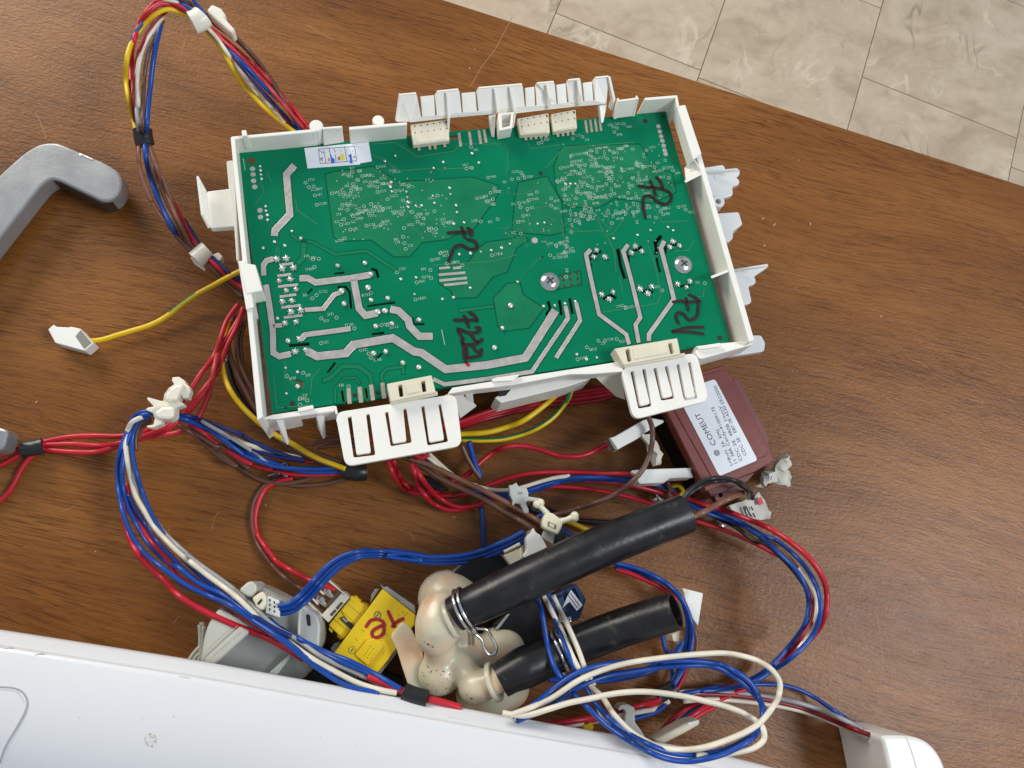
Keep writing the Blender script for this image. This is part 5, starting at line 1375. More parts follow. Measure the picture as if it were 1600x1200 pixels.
# A: arching bundle from the far wall of the tray, over the top left, back down to its left wall
A = harness("wire_bundle", "multicoloured wire bundle arching at the top left through a black tape wrap", wp(230, 215, 0))
def A1(c, q, hs, r=1.05, **k): return wire(c, ht(zA(q), hs), A, r, **k)
sy = ("e", 0.22, 0.4)
A1("y", [(1200, 825), (1090, 740), (980, 640), (880, 530), (800, 400), (720, 270), (640, 180), (560, 112), (480, 75), (410, 58), (330, 90), (250, 165), (185, 260), (152, 380), (148, 500), (165, 620), (190, 730), (212, 830)], [28, 40, 52, 60, 62, 58, 48, 34], 1.35, stripe=("e", 2.6, .17))
A1("r", [(1290, 800), (1160, 640), (1010, 470), (860, 330), (720, 215), (620, 135), (540, 80), (450, 35), (370, 25), (290, 75), (235, 150), (195, 260), (178, 400), (182, 560), (200, 740), (222, 830)], [28, 42, 54, 62, 64, 58, 46, 33], 1.4)
A1("p", [(1262, 805), (1130, 650), (980, 480), (840, 330), (690, 200), (590, 110), (500, 45), (400, 5), (320, 20), (260, 90), (215, 180), (190, 280), (185, 420)], [27, 42, 55, 62, 64, 58, 48, 40], 1.05)
A1("o", [(1240, 800), (1120, 600), (1000, 420), (880, 280), (740, 150), (640, 85), (560, 30), (480, -12), (400, -22)], [26, 40, 50, 60, 66], 1.3)
A1("o", [(1230, 790), (1090, 560), (970, 390), (850, 260), (720, 165), (620, 75), (530, 10), (450, -25)], [24, 38, 48, 58, 64], 1.2)
A1("b", [(1240, 815), (1150, 670), (1030, 560), (900, 420), (780, 300), (700, 225), (620, 140), (540, 55), (480, 15)], [26, 42, 54, 60, 64], 1.2)
A1("n", [(1225, 820), (1140, 720), (1020, 600), (900, 450), (790, 310), (700, 215), (600, 120)], [25, 42, 54, 60], 1.0)
A1("d", [(1190, 815), (1100, 680), (990, 560), (880, 430), (760, 290), (690, 210), (610, 125)], [25, 41, 53, 60], 1.0)
A1("w", [(1140, 770), (1040, 660), (950, 560), (850, 430), (780, 330), (700, 220), (600, 120), (520, 50), (450, 10), (380, -5)], [28, 44, 56, 62, 65], 1.15)
A1("n", [(400, 45), (310, 85), (240, 160), (190, 230), (165, 300)], [60, 58], 1.05)
A1("b", [(560, -10), (600, 40), (640, 90)], [66, 62], 1.0)
A1("d", [(400, 70), (330, 130), (270, 230), (225, 340), (195, 480), (190, 620), (205, 760), (225, 830)], [56, 54, 50, 34], 1.05)
A1("w", [(380, 100), (320, 180), (265, 270), (228, 390), (215, 520), (222, 640), (228, 760), (232, 830)], [54, 53, 48, 34], 1.3)
A1("g", [(370, 120), (300, 220), (250, 330), (225, 450), (210, 600), (220, 760), (228, 830)], [50, 50, 46, 33], 1.1)
A1("o", [(380, 130), (330, 220), (285, 340), (262, 480), (255, 640), (250, 780), (252, 830)], [50, 50, 46, 33], 1.15)
A1("b", [(365, 160), (340, 260), (318, 380), (300, 540), (285, 680), (278, 780), (272, 830)], [50, 49, 45, 34], 1.45)
A1("t", [(225, 880), (225, 1000), (245, 1100), (275, 1180), (310, 1260)], [33, 28], 1.2)
def A2(c, q, hs, r=1.05, **k): return wire(c, ht(zH(q), hs), A, r, **k)
A2("t", [(868, 250), (868, 360), (885, 480), (920, 570), (980, 670), (1050, 770), (1130, 860), (1200, 930)], [33, 22, 14], 1.15)
A2("b", [(905, 250), (912, 340), (935, 450), (970, 560), (1020, 670), (1075, 780), (1120, 850), (1190, 920)], [34, 24, 12], 1.5)
A2("o", [(925, 270), (950, 400), (985, 520), (1040, 660), (1100, 770), (1160, 860), (1215, 930), (1330, 1040), (1440, 1150), (1520, 1220)], [33, 24, 14, 10], 1.25)
A2("t", [(935, 270), (975, 400), (1020, 520), (1075, 650), (1130, 770), (1190, 880), (1230, 930)], [33, 24, 14], 1.3)
A2("t", [(940, 280), (1000, 430), (1050, 560), (1090, 670)], [32, 22], 1.0)
A2("r", [(1085, 630), (1130, 720), (1180, 810), (1230, 890), (1290, 960), (1370, 1040), (1440, 1100), (1530, 1170)], [17, 15, 15, 12], 1.4)
A2("n", [(1150, 730), (1200, 810), (1250, 890), (1310, 950), (1370, 1010), (1440, 1070), (1530, 1130)], [15, 15, 15, 11], 1.1)
A2("n", [(1300, 940), (1380, 1030), (1450, 1080), (1530, 1110)], [16, 12], 1.0)
A2("k", [(1290, 1000), (1380, 1100), (1470, 1180), (1530, 1230)], [10, 6], 1.0)
tape(A, [(222.5, 202, 34), (224, 215, 33), (227, 227, 32)], 4.6, .8)
tie1 = tag(band("cable_tie", W0, [(300, 36, 61), (311, 31, 61), (317, 26, 61)], 5.8, NYLON, None, 18, .85), "milky cable clip round the top of the arching wire bundle", "cable clip")
wprism("clip_block", tie1, zA([(650, 62), (685, 24), (742, 50), (772, 92), (764, 112), (830, 182), (808, 206), (690, 102)]), 60, 52, NYLON, bevel=1)
tie2 = tag(band("cable_tie", W0, zq(0, 160, 4, [(1222, 985, 15), (1262, 950, 15), (1300, 920, 15)]), 5.0, NYLON, None, 18, .7), "milky cable tie on the wires just left of the tray", "cable clip")
v, f = sweep([wp(*p) for p in zq(0, 160, 4, [(1215, 960, 14), (1235, 1000, 12), (1283, 1050, 10)])], [.0022, .0018, .0006], 8, True, .6)
put("tail", v, f, NYLON, tie2, smooth=50)
wprism("head", tie2, rounded(zH([(1330, 950), (1365, 935), (1392, 960), (1375, 990), (1345, 985)]), 2), 14, 8, NYLON, bevel=.5)
# B: earth wire with a loose white plug
B = thing("earth_wire", "yellow and green wire ending in a loose white plug, left of the tray", "earth wire", wp(200, 510, 0))
wire("y", zq(0, 360, 4, [(1520, 245, 16), (1420, 295, 14), (1330, 345, 11), (1230, 400, 8), (1130, 470), (1030, 545, 5), (930, 595), (830, 625, 4), (730, 655), (640, 682, 4), (560, 690, 5), (490, 676, 6)]), B, 1.55, stripe=("e", 0.9, .27))
pl = wprism("plug_housing", B, zL([(300, 618), (335, 588), (352, 602), (432, 606), (438, 600), (502, 614), (582, 705), (528, 752), (345, 702)]), 10, 1.2, WPL, bevel=.5)
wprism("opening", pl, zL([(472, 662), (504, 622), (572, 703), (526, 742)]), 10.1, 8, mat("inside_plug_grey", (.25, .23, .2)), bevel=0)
# C: red bundle from the tray's left wall down to the clip and off to the left
Cb = harness("wire_bundle", "thick red wires with black tape, leaving past the left side of the photo", wp(60, 700, 0))
def wC(q, hs, r=1.45, c="r", f_=z0): return wire(c, ht(f_(q), hs), Cb, r)
wC([(1490, 460), (1420, 560), (1380, 670), (1340, 780), (1260, 890), (1180, 1010), (1100, 1110), (1010, 1200), (900, 1260), (760, 1285), (600, 1283), (440, 1290), (290, 1318), (200, 1345)], [14, 16, 22, 18, 8, 5, 3], 1.5, "r", zL)
wC([(1520, 480), (1480, 600), (1420, 720), (1370, 860), (1300, 960), (1210, 1070), (1130, 1170), (1010, 1240), (880, 1290), (740, 1330), (620, 1345), (450, 1335), (290, 1340), (200, 1350)], [14, 15, 22, 20, 12, 5, 3], 1.45, "r", zL)
wC([(1530, 490), (1440, 640), (1370, 740), (1340, 860), (1320, 960), (1290, 1060), (1230, 1180), (1120, 1260), (980, 1285), (860, 1290)], [12, 14, 20, 18, 9, 5], 1.5, "p", zL)
wC([(1310, 960), (1240, 1060), (1150, 1160), (1050, 1240), (930, 1290), (800, 1320), (700, 1360), (600, 1385), (450, 1385), (290, 1370), (210, 1360)], [22, 20, 9, 5, 2], 1.5, "r", zL)
wC([(280, 380), (140, 395), (60, 425), (-40, 465)], [3, 2], 1.5)
wC([(280, 395), (150, 430), (70, 475), (-40, 530)], [3, 2], 1.5)
wC([(280, 400), (190, 460), (130, 540), (90, 620), (40, 695), (-40, 765)], [4, 2], 1.5)
tape(Cb, [(36, 701, 5), (50, 700, 5.5), (67, 696, 5)], 4.0, .8)
# D: blue, cream, grey and red bundle arcing down from the clip to the white panel
D = harness("wire_bundle", "blue, cream, grey and red wires arcing from the claw clip to the white panel", wp(220, 800, 0))
def wD(c, q0, q1, hs, r=1.15, q2=()): return wire(c, ht(z0(q0) + zb(q1) + list(q2), hs), D, r)
HD = [30, 26, 22, 30, 44, 52, 58, 60]
wD("b", [(960, 170), (890, 175), (830, 215), (795, 300), (755, 400), (735, 520), (740, 650), (765, 790), (810, 920), (880, 1030), (990, 1130)], [(60, 225), (200, 290), (330, 350), (450, 430), (600, 530), (740, 640), (900, 760), (1060, 850), (1250, 890)], HD, 1.2)
wD("b", [(955, 185), (880, 200), (830, 270), (790, 380), (765, 520), (770, 650), (800, 770), (850, 870), (930, 1000), (1040, 1110)], [(0, 110), (120, 205), (260, 270), (400, 370), (520, 460), (660, 560), (800, 670), (960, 770)], HD[:7], 1.2)
wD("b", [(940, 200), (870, 230), (830, 330), (830, 440), (855, 560), (890, 670), (925, 760), (985, 880), (1060, 990), (1150, 1100)], [(20, 75), (120, 150), (240, 250), (360, 350), (480, 440), (600, 520)], [28, 26, 22, 20, 24, 34], 1.1)
wD("n", [(800, 690), (850, 790), (910, 880), (980, 980), (1080, 1090), (1180, 1190)], [(60, 160), (180, 240), (320, 320), (450, 400), (580, 480), (700, 540)], [22, 40, 52], 1.2)
wD("b", [], [(560, 430), (640, 490), (760, 560), (900, 630), (1060, 690), (1200, 760), (1320, 830), (1390, 870)], [36, 50, 56, 60], 1.25)
wD("b", [], [(600, 450), (720, 545), (860, 620), (1000, 690), (1140, 750), (1260, 810), (1380, 880)], [34, 49, 56, 59], 1.15)
wD("w", [(890, 205), (830, 235), (800, 290), (785, 370), (795, 480), (820, 600), (850, 700), (900, 790), (960, 890), (1050, 990), (1150, 1085), (1250, 1160)], [(70, 70), (170, 150), (280, 230), (380, 310), (460, 390), (560, 500), (690, 580), (820, 670), (960, 750), (1120, 830), (1270, 875), (1360, 890)], HD, 1.35)
wD("g", [(900, 200), (850, 250), (815, 350), (820, 480), (840, 600), (880, 710), (940, 810), (1020, 920), (1120, 1020), (1220, 1110)], [(45, 25), (150, 105), (270, 190), (400, 290), (500, 390), (600, 480), (740, 560), (880, 660), (1040, 740), (1180, 800), (1300, 860), (1390, 892)], [h - 3.2 for h in HD], 1.2)
wD("k", [], [(120, 95), (280, 215), (420, 330), (540, 445), (680, 560), (820, 650), (980, 735), (1120, 795)], [30, 46, 56], .6)
wD("r", [(765, 740), (775, 830), (800, 930), (850, 1040), (920, 1130), (1010, 1210)], [(0, 285), (100, 350), (230, 415), (380, 480), (520, 535), (650, 600), (780, 680)], [22, 30, 44, 50], 1.55)
wD("r", [(790, 620), (830, 780), (870, 870), (950, 990), (1050, 1100)], [(-10, 160), (200, 290), (420, 430), (560, 520), (640, 590)], [20, 34, 46], 1.1)
wD("o", [(940, 215), (880, 250), (850, 330), (850, 420)], [], [26, 22], 1.1)
wD("o", [(940, 230), (890, 270), (860, 350)], [], [25, 21], 1.1)
wD("o", [(860, 880), (960, 1020), (1060, 1130)], [(0, 215), (150, 275), (320, 360), (430, 430)], [20, 30, 44], 1.1)
wD("r", [], [(1180, 790), (1260, 820), (1340, 855), (1410, 885)], [56, 60], 1.7)
tape(D, [(631, 1080, 60), (645, 1086, 60.5), (668, 1092, 61)], 3.6, .8)
wire("r", [(668, 1092, 61), (690, 1097, 61), (720, 1106, 60)], D, 1.6)
# E: bundle from the clip to the tape below the left latch plate
E_ = harness("wire_bundle", "blue and brown wires from the claw clip to black tape below the left latch plate", wp(430, 725, 0))
def wE(c, q, hs, r=1.05, f_=z7): return wire(c, ht(f_(q), hs), E_, r)
ek = lambda p: p
wire("n", ht(zk([(780, 590), (900, 600), (1050, 645), (1250, 720), (1450, 800)]) + z7([(120, 460), (220, 520), (340, 575), (440, 610), (540, 635)]), [24, 16, 12, 10]), E_, 1.15)
wire("b", ht(zk([(780, 610), (880, 640), (1020, 690), (1180, 790), (1330, 900), (1480, 1010)]) + z7([(90, 560), (180, 610), (280, 650), (380, 680), (500, 690), (620, 692), (740, 688), (820, 700)]), [24, 15, 11, 9, 8]), E_, 1.3)
wire("b", ht(zk([(780, 620), (880, 650), (1100, 740), (1300, 860)]) + z7([(40, 510), (150, 570), (280, 630), (400, 670), (520, 705), (660, 712), (800, 708)]), [23, 14, 10, 8, 7]), E_, 1.3)
wire("n", ht(z7([(60, 500), (200, 560), (330, 605), (450, 625), (540, 645)]), [11, 9]), E_, 1.1)
wire("w", ht(zk([(1180, 760), (1300, 810), (1450, 870)]) + z7([(120, 512), (220, 550), (300, 575), (400, 598), (490, 616), (580, 640), (660, 665)]), [14, 13, 9, 4]), E_, 1.25)
wire("g", ht(zk([(1030, 650), (1150, 720), (1350, 830), (1550, 960)]) + z7([(90, 500), (180, 550), (240, 600), (310, 655), (370, 700), (440, 735)]), [18, 14, 10, 3]), E_, 1.1)
wire("r", ht(zk([(900, 680), (1050, 770), (1200, 890), (1400, 1030), (1560, 1110)]) + z7([(60, 570), (160, 640), (300, 690), (450, 722), (600, 730), (760, 722), (850, 705)]), [16, 10, 6, 6]), E_, 1.1)
wire("d", ht(z7([(120, 540), (240, 580), (340, 600), (430, 630), (520, 640), (600, 650)]), [8, 8]), E_, 1.0)
wire("o", ht(zk([(780, 690), (900, 760), (1050, 880), (1250, 1040), (1400, 1130)]) + z7([(0, 580), (70, 640), (150, 690), (220, 735), (300, 768), (400, 784), (480, 775), (580, 752), (680, 722), (790, 690)]), [16, 8, 3, 3, 6]), E_, 1.3)
wire("o", ht(zk([(900, 730), (1050, 830), (1200, 920)]) + z7([(20, 545), (100, 610), (200, 690)]), [14, 8]), E_, 1.2)
wire("o", ht(z7([(390, 780), (500, 795), (600, 792), (720, 775), (830, 745), (900, 715)]), [2, 2, 5]), E_, 1.2)
tape(E_, [(539, 732, 8), (556, 736, 9), (571, 735, 8)], 5.2, .8)
for q in ([(300, 738), (340, 745), (388, 730), (392, 712), (350, 716)], [(350, 700), (400, 660), (432, 640), (446, 655), (430, 680), (390, 690)]):
    wprism("tape_scrap", E_, z7(q), 9, 3, TAPE, bevel=.4)
# F: yellow-green and brown wires down the left side of the tray to the same tape
Fb = harness("wire_bundle", "yellow-green and brown wires hugging the outside of the left tray wall", wp(400, 655, 0))
wire("y", ht([(358, 500), (350, 535), (347, 560), (350, 585), (360, 610), (378, 635), (402, 658), (420, 672), (438, 684)] + z7([(480, 540), (560, 590), (640, 630), (720, 660), (800, 690)]), [10, 14, 18, 16, 14, 12]), Fb, 1.5, stripe=("e", 3.0, .25))
wire("o", ht([(366, 490), (358, 520), (358, 548), (368, 580), (384, 612), (400, 640), (425, 668)] + z7([(450, 540), (560, 610), (680, 660), (800, 700)]), [8, 10, 10, 9, 9]), Fb, 1.4)
wire("o", ht([(376, 490), (370, 525), (372, 560), (384, 590), (398, 615), (410, 640)], [8, 9, 8]), Fb, 1.3)
wire("o", ht([(382, 500), (376, 540), (382, 580), (395, 620), (412, 650)], [6, 7]), Fb, 1.3)
wire("k", ht([(354, 560), (364, 600), (382, 632), (404, 655)], [5, 5]), Fb, 1.7)  # black strand stands in for the shadow gap between yellow and brown wires
wire("o", ht(z7([(310, 450), (420, 540), (500, 600), (600, 640), (700, 675), (800, 690)]), [7, 7]), Fb, 1.4)
wire("o", ht(z7([(440, 500), (540, 560), (640, 600), (760, 645), (860, 690)]), [9, 8]), Fb, 1.3)
wire("o", ht(z7([(585, 545), (620, 525), (680, 510), (760, 503), (860, 510)]), [14, 12]), Fb, 1.3)
wire("o", ht(z7([(620, 560), (680, 550), (760, 540), (880, 545)]), [10, 10]), Fb, 1.2)
wire("p", ht(z7([(800, 470), (860, 490), (930, 500), (1000, 525), (1060, 560)]), [12, 12]), Fb, 1.3)
# G: red and brown pair to the yellow lock
G = thing("wire_pair", "red and brown wire pair curving down over bare wood into the yellow lock's connector", "wire pair", wp(405, 820, 0))
wire("r", ht(z7([(470, 750), (390, 765), (330, 795), (290, 830), (250, 920), (235, 1010), (250, 1100), (300, 1180)]) + zb([(530, -10), (600, 60), (690, 120), (800, 180), (900, 220), (975, 245)]), [3, 2.5, 3, 8, 20, 24]), G, 1.45)
wire("o", ht(z7([(430, 745), (350, 765), (290, 800), (240, 870), (215, 960), (215, 1050), (240, 1140), (280, 1210)]) + zb([(520, 0), (580, 90), (660, 170), (740, 225), (830, 270), (920, 310)]), [2, 2, 3, 6, 16, 22]), G, 1.2)
wire("o", ht(zb([(600, 110), (690, 190), (760, 250), (830, 310), (880, 350)]), [5, 20]), G, 1.15)
# H: three blue wires from the motor housing to the capped end
Hb = harness("wire_bundle", "three blue wires looping from the grey pump housing over the wood to the white cap", wp(560, 868, 0), group="plain wire bundles")
def shift(pts, dd):
    out = []
    for i, p in enumerate(pts):
        q, r_ = pts[max(0, i - 1)], pts[min(len(pts) - 1, i + 1)]
        t = Vector((r_[0] - q[0], r_[1] - q[1])).normalized()
        out.append((p[0] - t.y * dd, p[1] + t.x * dd))
    return out
base = zb([(622, 370), (700, 352), (770, 300), (850, 215), (930, 128), (1020, 62), (1120, 28), (1250, 22), (1400, 32), (1520, 48)]) + zq(580, 800, 4, [(100, 262), (220, 276), (340, 296), (460, 300), (580, 292), (700, 264), (800, 225), (900, 178), (965, 140)])
for k, dz in ((-1, 2), (0, 0), (1, -1)):
    pts = shift(base, 0)
    dd = [k * (6.6 + 1.2 * math.sin(i * .6 + k)) * (1 - .35 * math.sin(math.pi * i / len(base)) ** 2) for i in range(len(base))]
    pts = [shift(base, dd[i])[i] for i in range(len(base))]
    wire("b", ht(pts, [45 + dz, 34 + dz, 24 + dz, 26 + dz, 32 + dz]), Hb, 1.15)
wire("b", ht([shift(base, 2 + 7 * math.sin(i * .45))[i] for i in range(len(base))], [42, 31, 21, 23, 29]), Hb, 1.1)
wire("w", ht(zq(580, 800, 4, [(830, 250), (880, 225), (930, 198)]), [33.5, 34.5]), Hb, .9)
# I: red and earth wires under the near side of the tray
I = harness("wire_bundle", "thick red wires and two yellow-green wires under the tray, between the two latch plates", wp(800, 640, 0), group="plain wire bundles")
for i, (dy, dz, c) in enumerate(((0, 12, "r"), (22, 10, "r"), (45, 8, "r"), (70, 6, "d"))):
    q = [(200, 420 + dy * .3), (320, 395 + dy * .5), (450, 345 + dy * .6), (600, 300 + dy * .7), (740, 262 + dy * .8), (900, 225 + dy * .9), (1060, 205 + dy), (1200, 185 + dy), (1330, 172 + dy * .6)]
    wire(c, ht(z8(q), [dz + 4, dz + 2, dz]), I, 1.5)
wire("y", ht(z8([(240, 480), (340, 472), (430, 468), (520, 455), (620, 425), (700, 395), (790, 335), (870, 270), (940, 205), (1000, 140)]), [18, 20, 24, 28]), I, 1.6, stripe=("e", 3.0, .30))
wire("y", ht(z8([(240, 520), (340, 510), (460, 512), (580, 505), (700, 475), (800, 435), (890, 375), (950, 310), (1000, 230), (1020, 140)]), [16, 18, 22, 27]), I, 1.5, stripe=("e", 5.0, .38))
# J: single red wire to the white plug
J = thing("single_wire", "single red wire rising from under the left latch plate to the short white plug", "wire", wp(850, 705, 0))
wire("r", ht(z8([(250, 770), (330, 745), (390, 700), (450, 645), (520, 590), (600, 556), (680, 545), (760, 556), (850, 582), (930, 607), (1010, 615), (1090, 605), (1170, 572), (1240, 535), (1290, 508)]), [8, 12, 18, 20, 22, 26]), J, 1.45)
# K: red loops below the left latch plate
K = harness("wire_bundle", "loose loops of red wire hanging below the left latch plate over the bare wood", wp(680, 780, 0), group="plain wire bundles")
for q, hs in ((z8([(10, 660), (35, 720), (60, 800), (100, 860), (160, 915), (240, 945), (320, 945), (400, 925), (470, 895), (560, 850)]), [30, 18, 6, 6, 10]), (z8([(30, 680), (70, 740), (130, 820), (200, 880), (290, 925), (380, 925), (460, 905)]), [30, 18, 9, 9]),
              (z7([(1065, 640), (1090, 710), (1130, 775), (1190, 830), (1260, 845), (1340, 835), (1420, 820)]), [28, 14, 6, 6]), (z7([(1100, 640), (1130, 720), (1180, 790), (1250, 825), (1330, 850), (1420, 858), (1520, 852), (1600, 830)]), [28, 14, 5, 5, 8])):
    wire("r", ht(q, hs), K, 1.4)
wire("d", ht(z7([(1290, 840), (1400, 865), (1500, 855), (1570, 830)]), [4, 6]), K, 1.3)
wire("r", ht(z7([(1230, 600), (1280, 620), (1320, 600)]), [30, 32]), K, 1.4)
# L: long bundle with browns, blue, cream running to the right
L_ = harness("wire_bundle", "red, blue, cream and brown wires spreading from the left latch plate to the maroon filter", wp(850, 760, 0), group="plain wire bundles")
def wL(c, q, hs, r=1.2, f_=z8, **k): return wire(c, ht(f_(q), hs), L_, r, **k)
wL("r", [(460, 805), (540, 775), (640, 742), (760, 718), (900, 710), (1050, 712), (1200, 720), (1330, 722), (1430, 726)], [12, 15, 18, 22, 27], 1.4)
wL("w", [(90, 600), (150, 645), (210, 700), (290, 750), (370, 785), (470, 812), (560, 824), (640, 820), (720, 800), (800, 775), (900, 748), (1000, 734)], [26, 22, 18, 20, 20], 1.15)
wL("w", [(120, 595), (190, 660), (260, 720), (340, 768), (420, 795)], [24, 20], 1.1)
wL("b", [(80, 620), (130, 650), (180, 690)], [24, 20], 1.3)
wL("b", [(400, 820), (480, 838), (560, 850), (650, 845), (740, 825), (840, 790), (940, 762), (1050, 745), (1200, 745), (1330, 752), (1420, 760)], [14, 16, 18, 22, 24], 1.3)
wL("b", [(480, 855), (580, 868), (680, 858), (780, 828), (880, 792), (980, 762), (1100, 755), (1250, 760), (1400, 772)], [12, 15, 17, 21], 1.2)
wL("n", [(400, 850), (500, 870), (600, 880), (700, 868)], [9, 10], 1.1)
wL("r", [(430, 880), (560, 862), (690, 842), (800, 815), (900, 802), (1020, 805), (1150, 822), (1280, 845), (1400, 875), (1540, 918), (1640, 950)], [8, 11, 12, 12, 14], 1.3)
wL("d", [(560, 868), (700, 845), (820, 818)], [9, 10], 1.1)
wL("r", [(1080, 760), (1180, 766), (1300, 780), (1420, 800), (1540, 830), (1640, 860)], [16, 14, 12], 1.35)
wL("b", [(1380, 765), (1480, 780), (1580, 800), (1660, 830)], [20, 12], 1.2)
wL("o", [(-40, 610), (60, 665), (200, 755), (350, 825), (480, 890), (600, 965), (700, 1020), (790, 1070)], [24, 24, 28, 34], 1.5)
wL("t", [(0, 625), (120, 665), (240, 720), (360, 778), (480, 835), (600, 898), (700, 955), (800, 1012), (850, 1040)], [26, 26, 30, 36], 1.5)
wL("o", [(1490, 360), (1515, 430), (1518, 500), (1500, 600), (1460, 690), (1390, 770), (1290, 845), (1170, 900), (1060, 935), (940, 970), (850, 990)], [42, 38, 35, 34, 28, 22, 20], 1.5)
wL("b", [(370, 520), (390, 590), (410, 660), (445, 740)], [22, 14], 1.6)
wL("o", [(325, 540), (360, 620), (400, 690), (445, 750)], [20, 14], 1.5)
wL("b", [(446, 930), (455, 1000), (458, 1080), (468, 1180)], [6, 4], 1.5)
wL("k", [(760, 905), (830, 930), (900, 985), (1010, 1010), (1150, 1020), (1320, 1030), (1460, 1030)], [8, 8], 1.5)
wL("k", [(860, 940), (1000, 1000), (1200, 1040), (1340, 1050)], [5, 5], 1.3)
wL("y", [(880, 1000), (960, 1010), (1040, 1040), (1110, 1070), (1180, 1090)], [16, 10], 1.4, stripe=("e", 2.0, .5))
wL("b", [(780, 1010), (815, 985), (850, 990)], [30, 30], 1.3)
wL("b", [(940, 1060), (1000, 1100), (1060, 1150)], [16, 14], 1.4)
wL("d", [(300, 760), (350, 735), (385, 710)], [6, 8], 1.3)
wprism("tape_wrap", L_, z7([(1278, 722), (1330, 735), (1400, 780), (1450, 815), (1400, 830), (1330, 812), (1290, 770)]), 10, 3, TAPE, bevel=1)
wprism("tape_wrap", L_, zT([(560, 575), (592, 598), (576, 660), (548, 640)]), 33, 26, TAPE, bevel=.5)
wprism("tape_wrap", L_, zT([(722, 640), (790, 568), (842, 622), (832, 722), (770, 752), (704, 702)]), 29, 20, TAPE, bevel=1)
wprism("tape_wrap", L_, zT([(445, 330), (560, 300), (620, 360), (640, 400), (560, 420), (460, 390)]), 16, 8, TAPE, bevel=.6)
# M: big loop on the right
M_ = harness("wire_bundle", "big loop of red, blue and cream wires over the shiny wood on the right", wp(1260, 930, 0))
zn = lambda p: z9b(p)
def wM(c, qa, qb, hs, r=1.2, **k): return wire(c, ht(z9b(qa) + zr(qb), hs), M_, r, **k)
HM = [12, 16, 26, 38, 44, 38, 24, 10]
wM("r", [(560, 800), (700, 878), (800, 912), (900, 945), (1000, 975), (1100, 1015), (1220, 1070), (1330, 1140)], [(1240, 30), (1340, 100), (1405, 185), (1440, 290), (1432, 400), (1375, 505), (1265, 600), (1140, 690), (1010, 765)], HM, 1.5)
wM("b", [(640, 850), (760, 915), (900, 968), (1040, 1030), (1180, 1110)], [(1170, 10), (1300, 120), (1365, 210), (1402, 310), (1405, 400), (1365, 510), (1260, 622), (1150, 695), (1060, 750), (900, 790), (780, 800)], HM, 1.3)
wM("b", [(650, 880), (800, 960), (950, 1010), (1100, 1080)], [(1100, 0), (1200, 90), (1280, 170), (1325, 250), (1345, 340), (1330, 440), (1240, 570), (1130, 685), (1040, 740)], HM, 1.25)
wM("x", [(760, 930), (870, 975), (960, 1020), (1060, 1075), (1160, 1140)], [(1120, 10), (1200, 65), (1270, 140), (1320, 215)], [12, 24, 35], 1.3)
wM("k", [(800, 960), (900, 1010), (1000, 1060), (1120, 1150)], [(1110, 30), (1200, 105), (1270, 180), (1320, 250)], [10, 22, 33], .9)
wM("w", [], [(1290, 160), (1345, 230), (1385, 320), (1382, 420), (1340, 510), (1280, 575)], [36, 40, 30], 1.2)
wM("d", [], [(1300, 170), (1345, 250), (1370, 340), (1360, 430), (1300, 530), (1220, 620), (1120, 700)], [34, 38, 18], 1.1)
wM("r", [(745, 1015), (840, 1045), (950, 1082), (1060, 1130), (1190, 1185)], [(1070, 30), (1160, 80), (1200, 100)], [10, 14], 1.25)
wM("d", [], [(1190, 655), (1080, 720), (960, 770), (840, 800)], [14, 8], 1.3)
wM("y", [(600, 800), (640, 795), (668, 830), (650, 860)], [], [14, 16], 1.2)
wM("o", [(570, 770), (585, 810), (575, 860)], [], [20, 14], 1.4)
# N: brown and black wires at the top of the long hose
N_ = thing("wire_group", "brown and two black wires looping from the long hose to the paper tag", "wires", wp(1110, 780, 0))
wire("t", ht(z9b([(680, 1000), (730, 990), (800, 958), (880, 915), (960, 875), (1040, 838)]), [56, 50, 36, 22]), N_, 1.6)
wire("k", ht(z9b([(660, 880), (700, 830), (760, 785), (840, 752), (920, 748), (1000, 765), (1060, 800), (1095, 840), (1108, 885)]), [56, 54, 48, 34, 16]), N_, 1.2)
wire("k", ht(z9b([(665, 890), (710, 845), (780, 800), (860, 770), (940, 762), (1010, 778), (1060, 815), (1088, 870)]), [55, 52, 46, 32, 16]), N_, 1.2)
# O: cream and blue loops over the short hose and the panel
O_ = harness("wire_bundle", "long loose cream and blue wire loops over the short hose", wp(1050, 1080, 0), group="plain wire bundles")
HO = [66, 62, 60, 62, 66, 72, 80, 82, 78, 66, 58, 50, 40]
wire("w", ht([(795, 1118), (828, 1106)] + zr([(0, 840), (150, 742), (300, 680), (420, 650), (550, 630), (680, 615), (800, 605), (900, 602), (980, 612), (1080, 642), (1155, 690), (1195, 755), (1190, 820), (1160, 880), (1110, 945), (1040, 1000), (900, 1062), (790, 1095), (690, 1105), (600, 1098), (500, 1060), (420, 1010), (330, 920), (270, 830), (200, 760), (130, 650), (60, 490), (0, 370), (-30, 310), (-60, 240)]), HO), O_, 1.35)
wire("w", ht([(785, 1114), (820, 1118)] + zr([(0, 890), (100, 860), (200, 840), (300, 818), (400, 805), (500, 803), (600, 812), (700, 828), (800, 850), (900, 875), (1000, 912), (1070, 955), (1110, 1000), (1112, 1050), (1070, 1090), (980, 1115), (860, 1132), (760, 1132)]), [66, 68, 70, 74, 82, 80]), O_, 1.35)
wire("w", ht(zr([(228, 770), (185, 690), (142, 575), (92, 462), (46, 370), (14, 300)]), [58, 56, 44]), O_, 1.3)
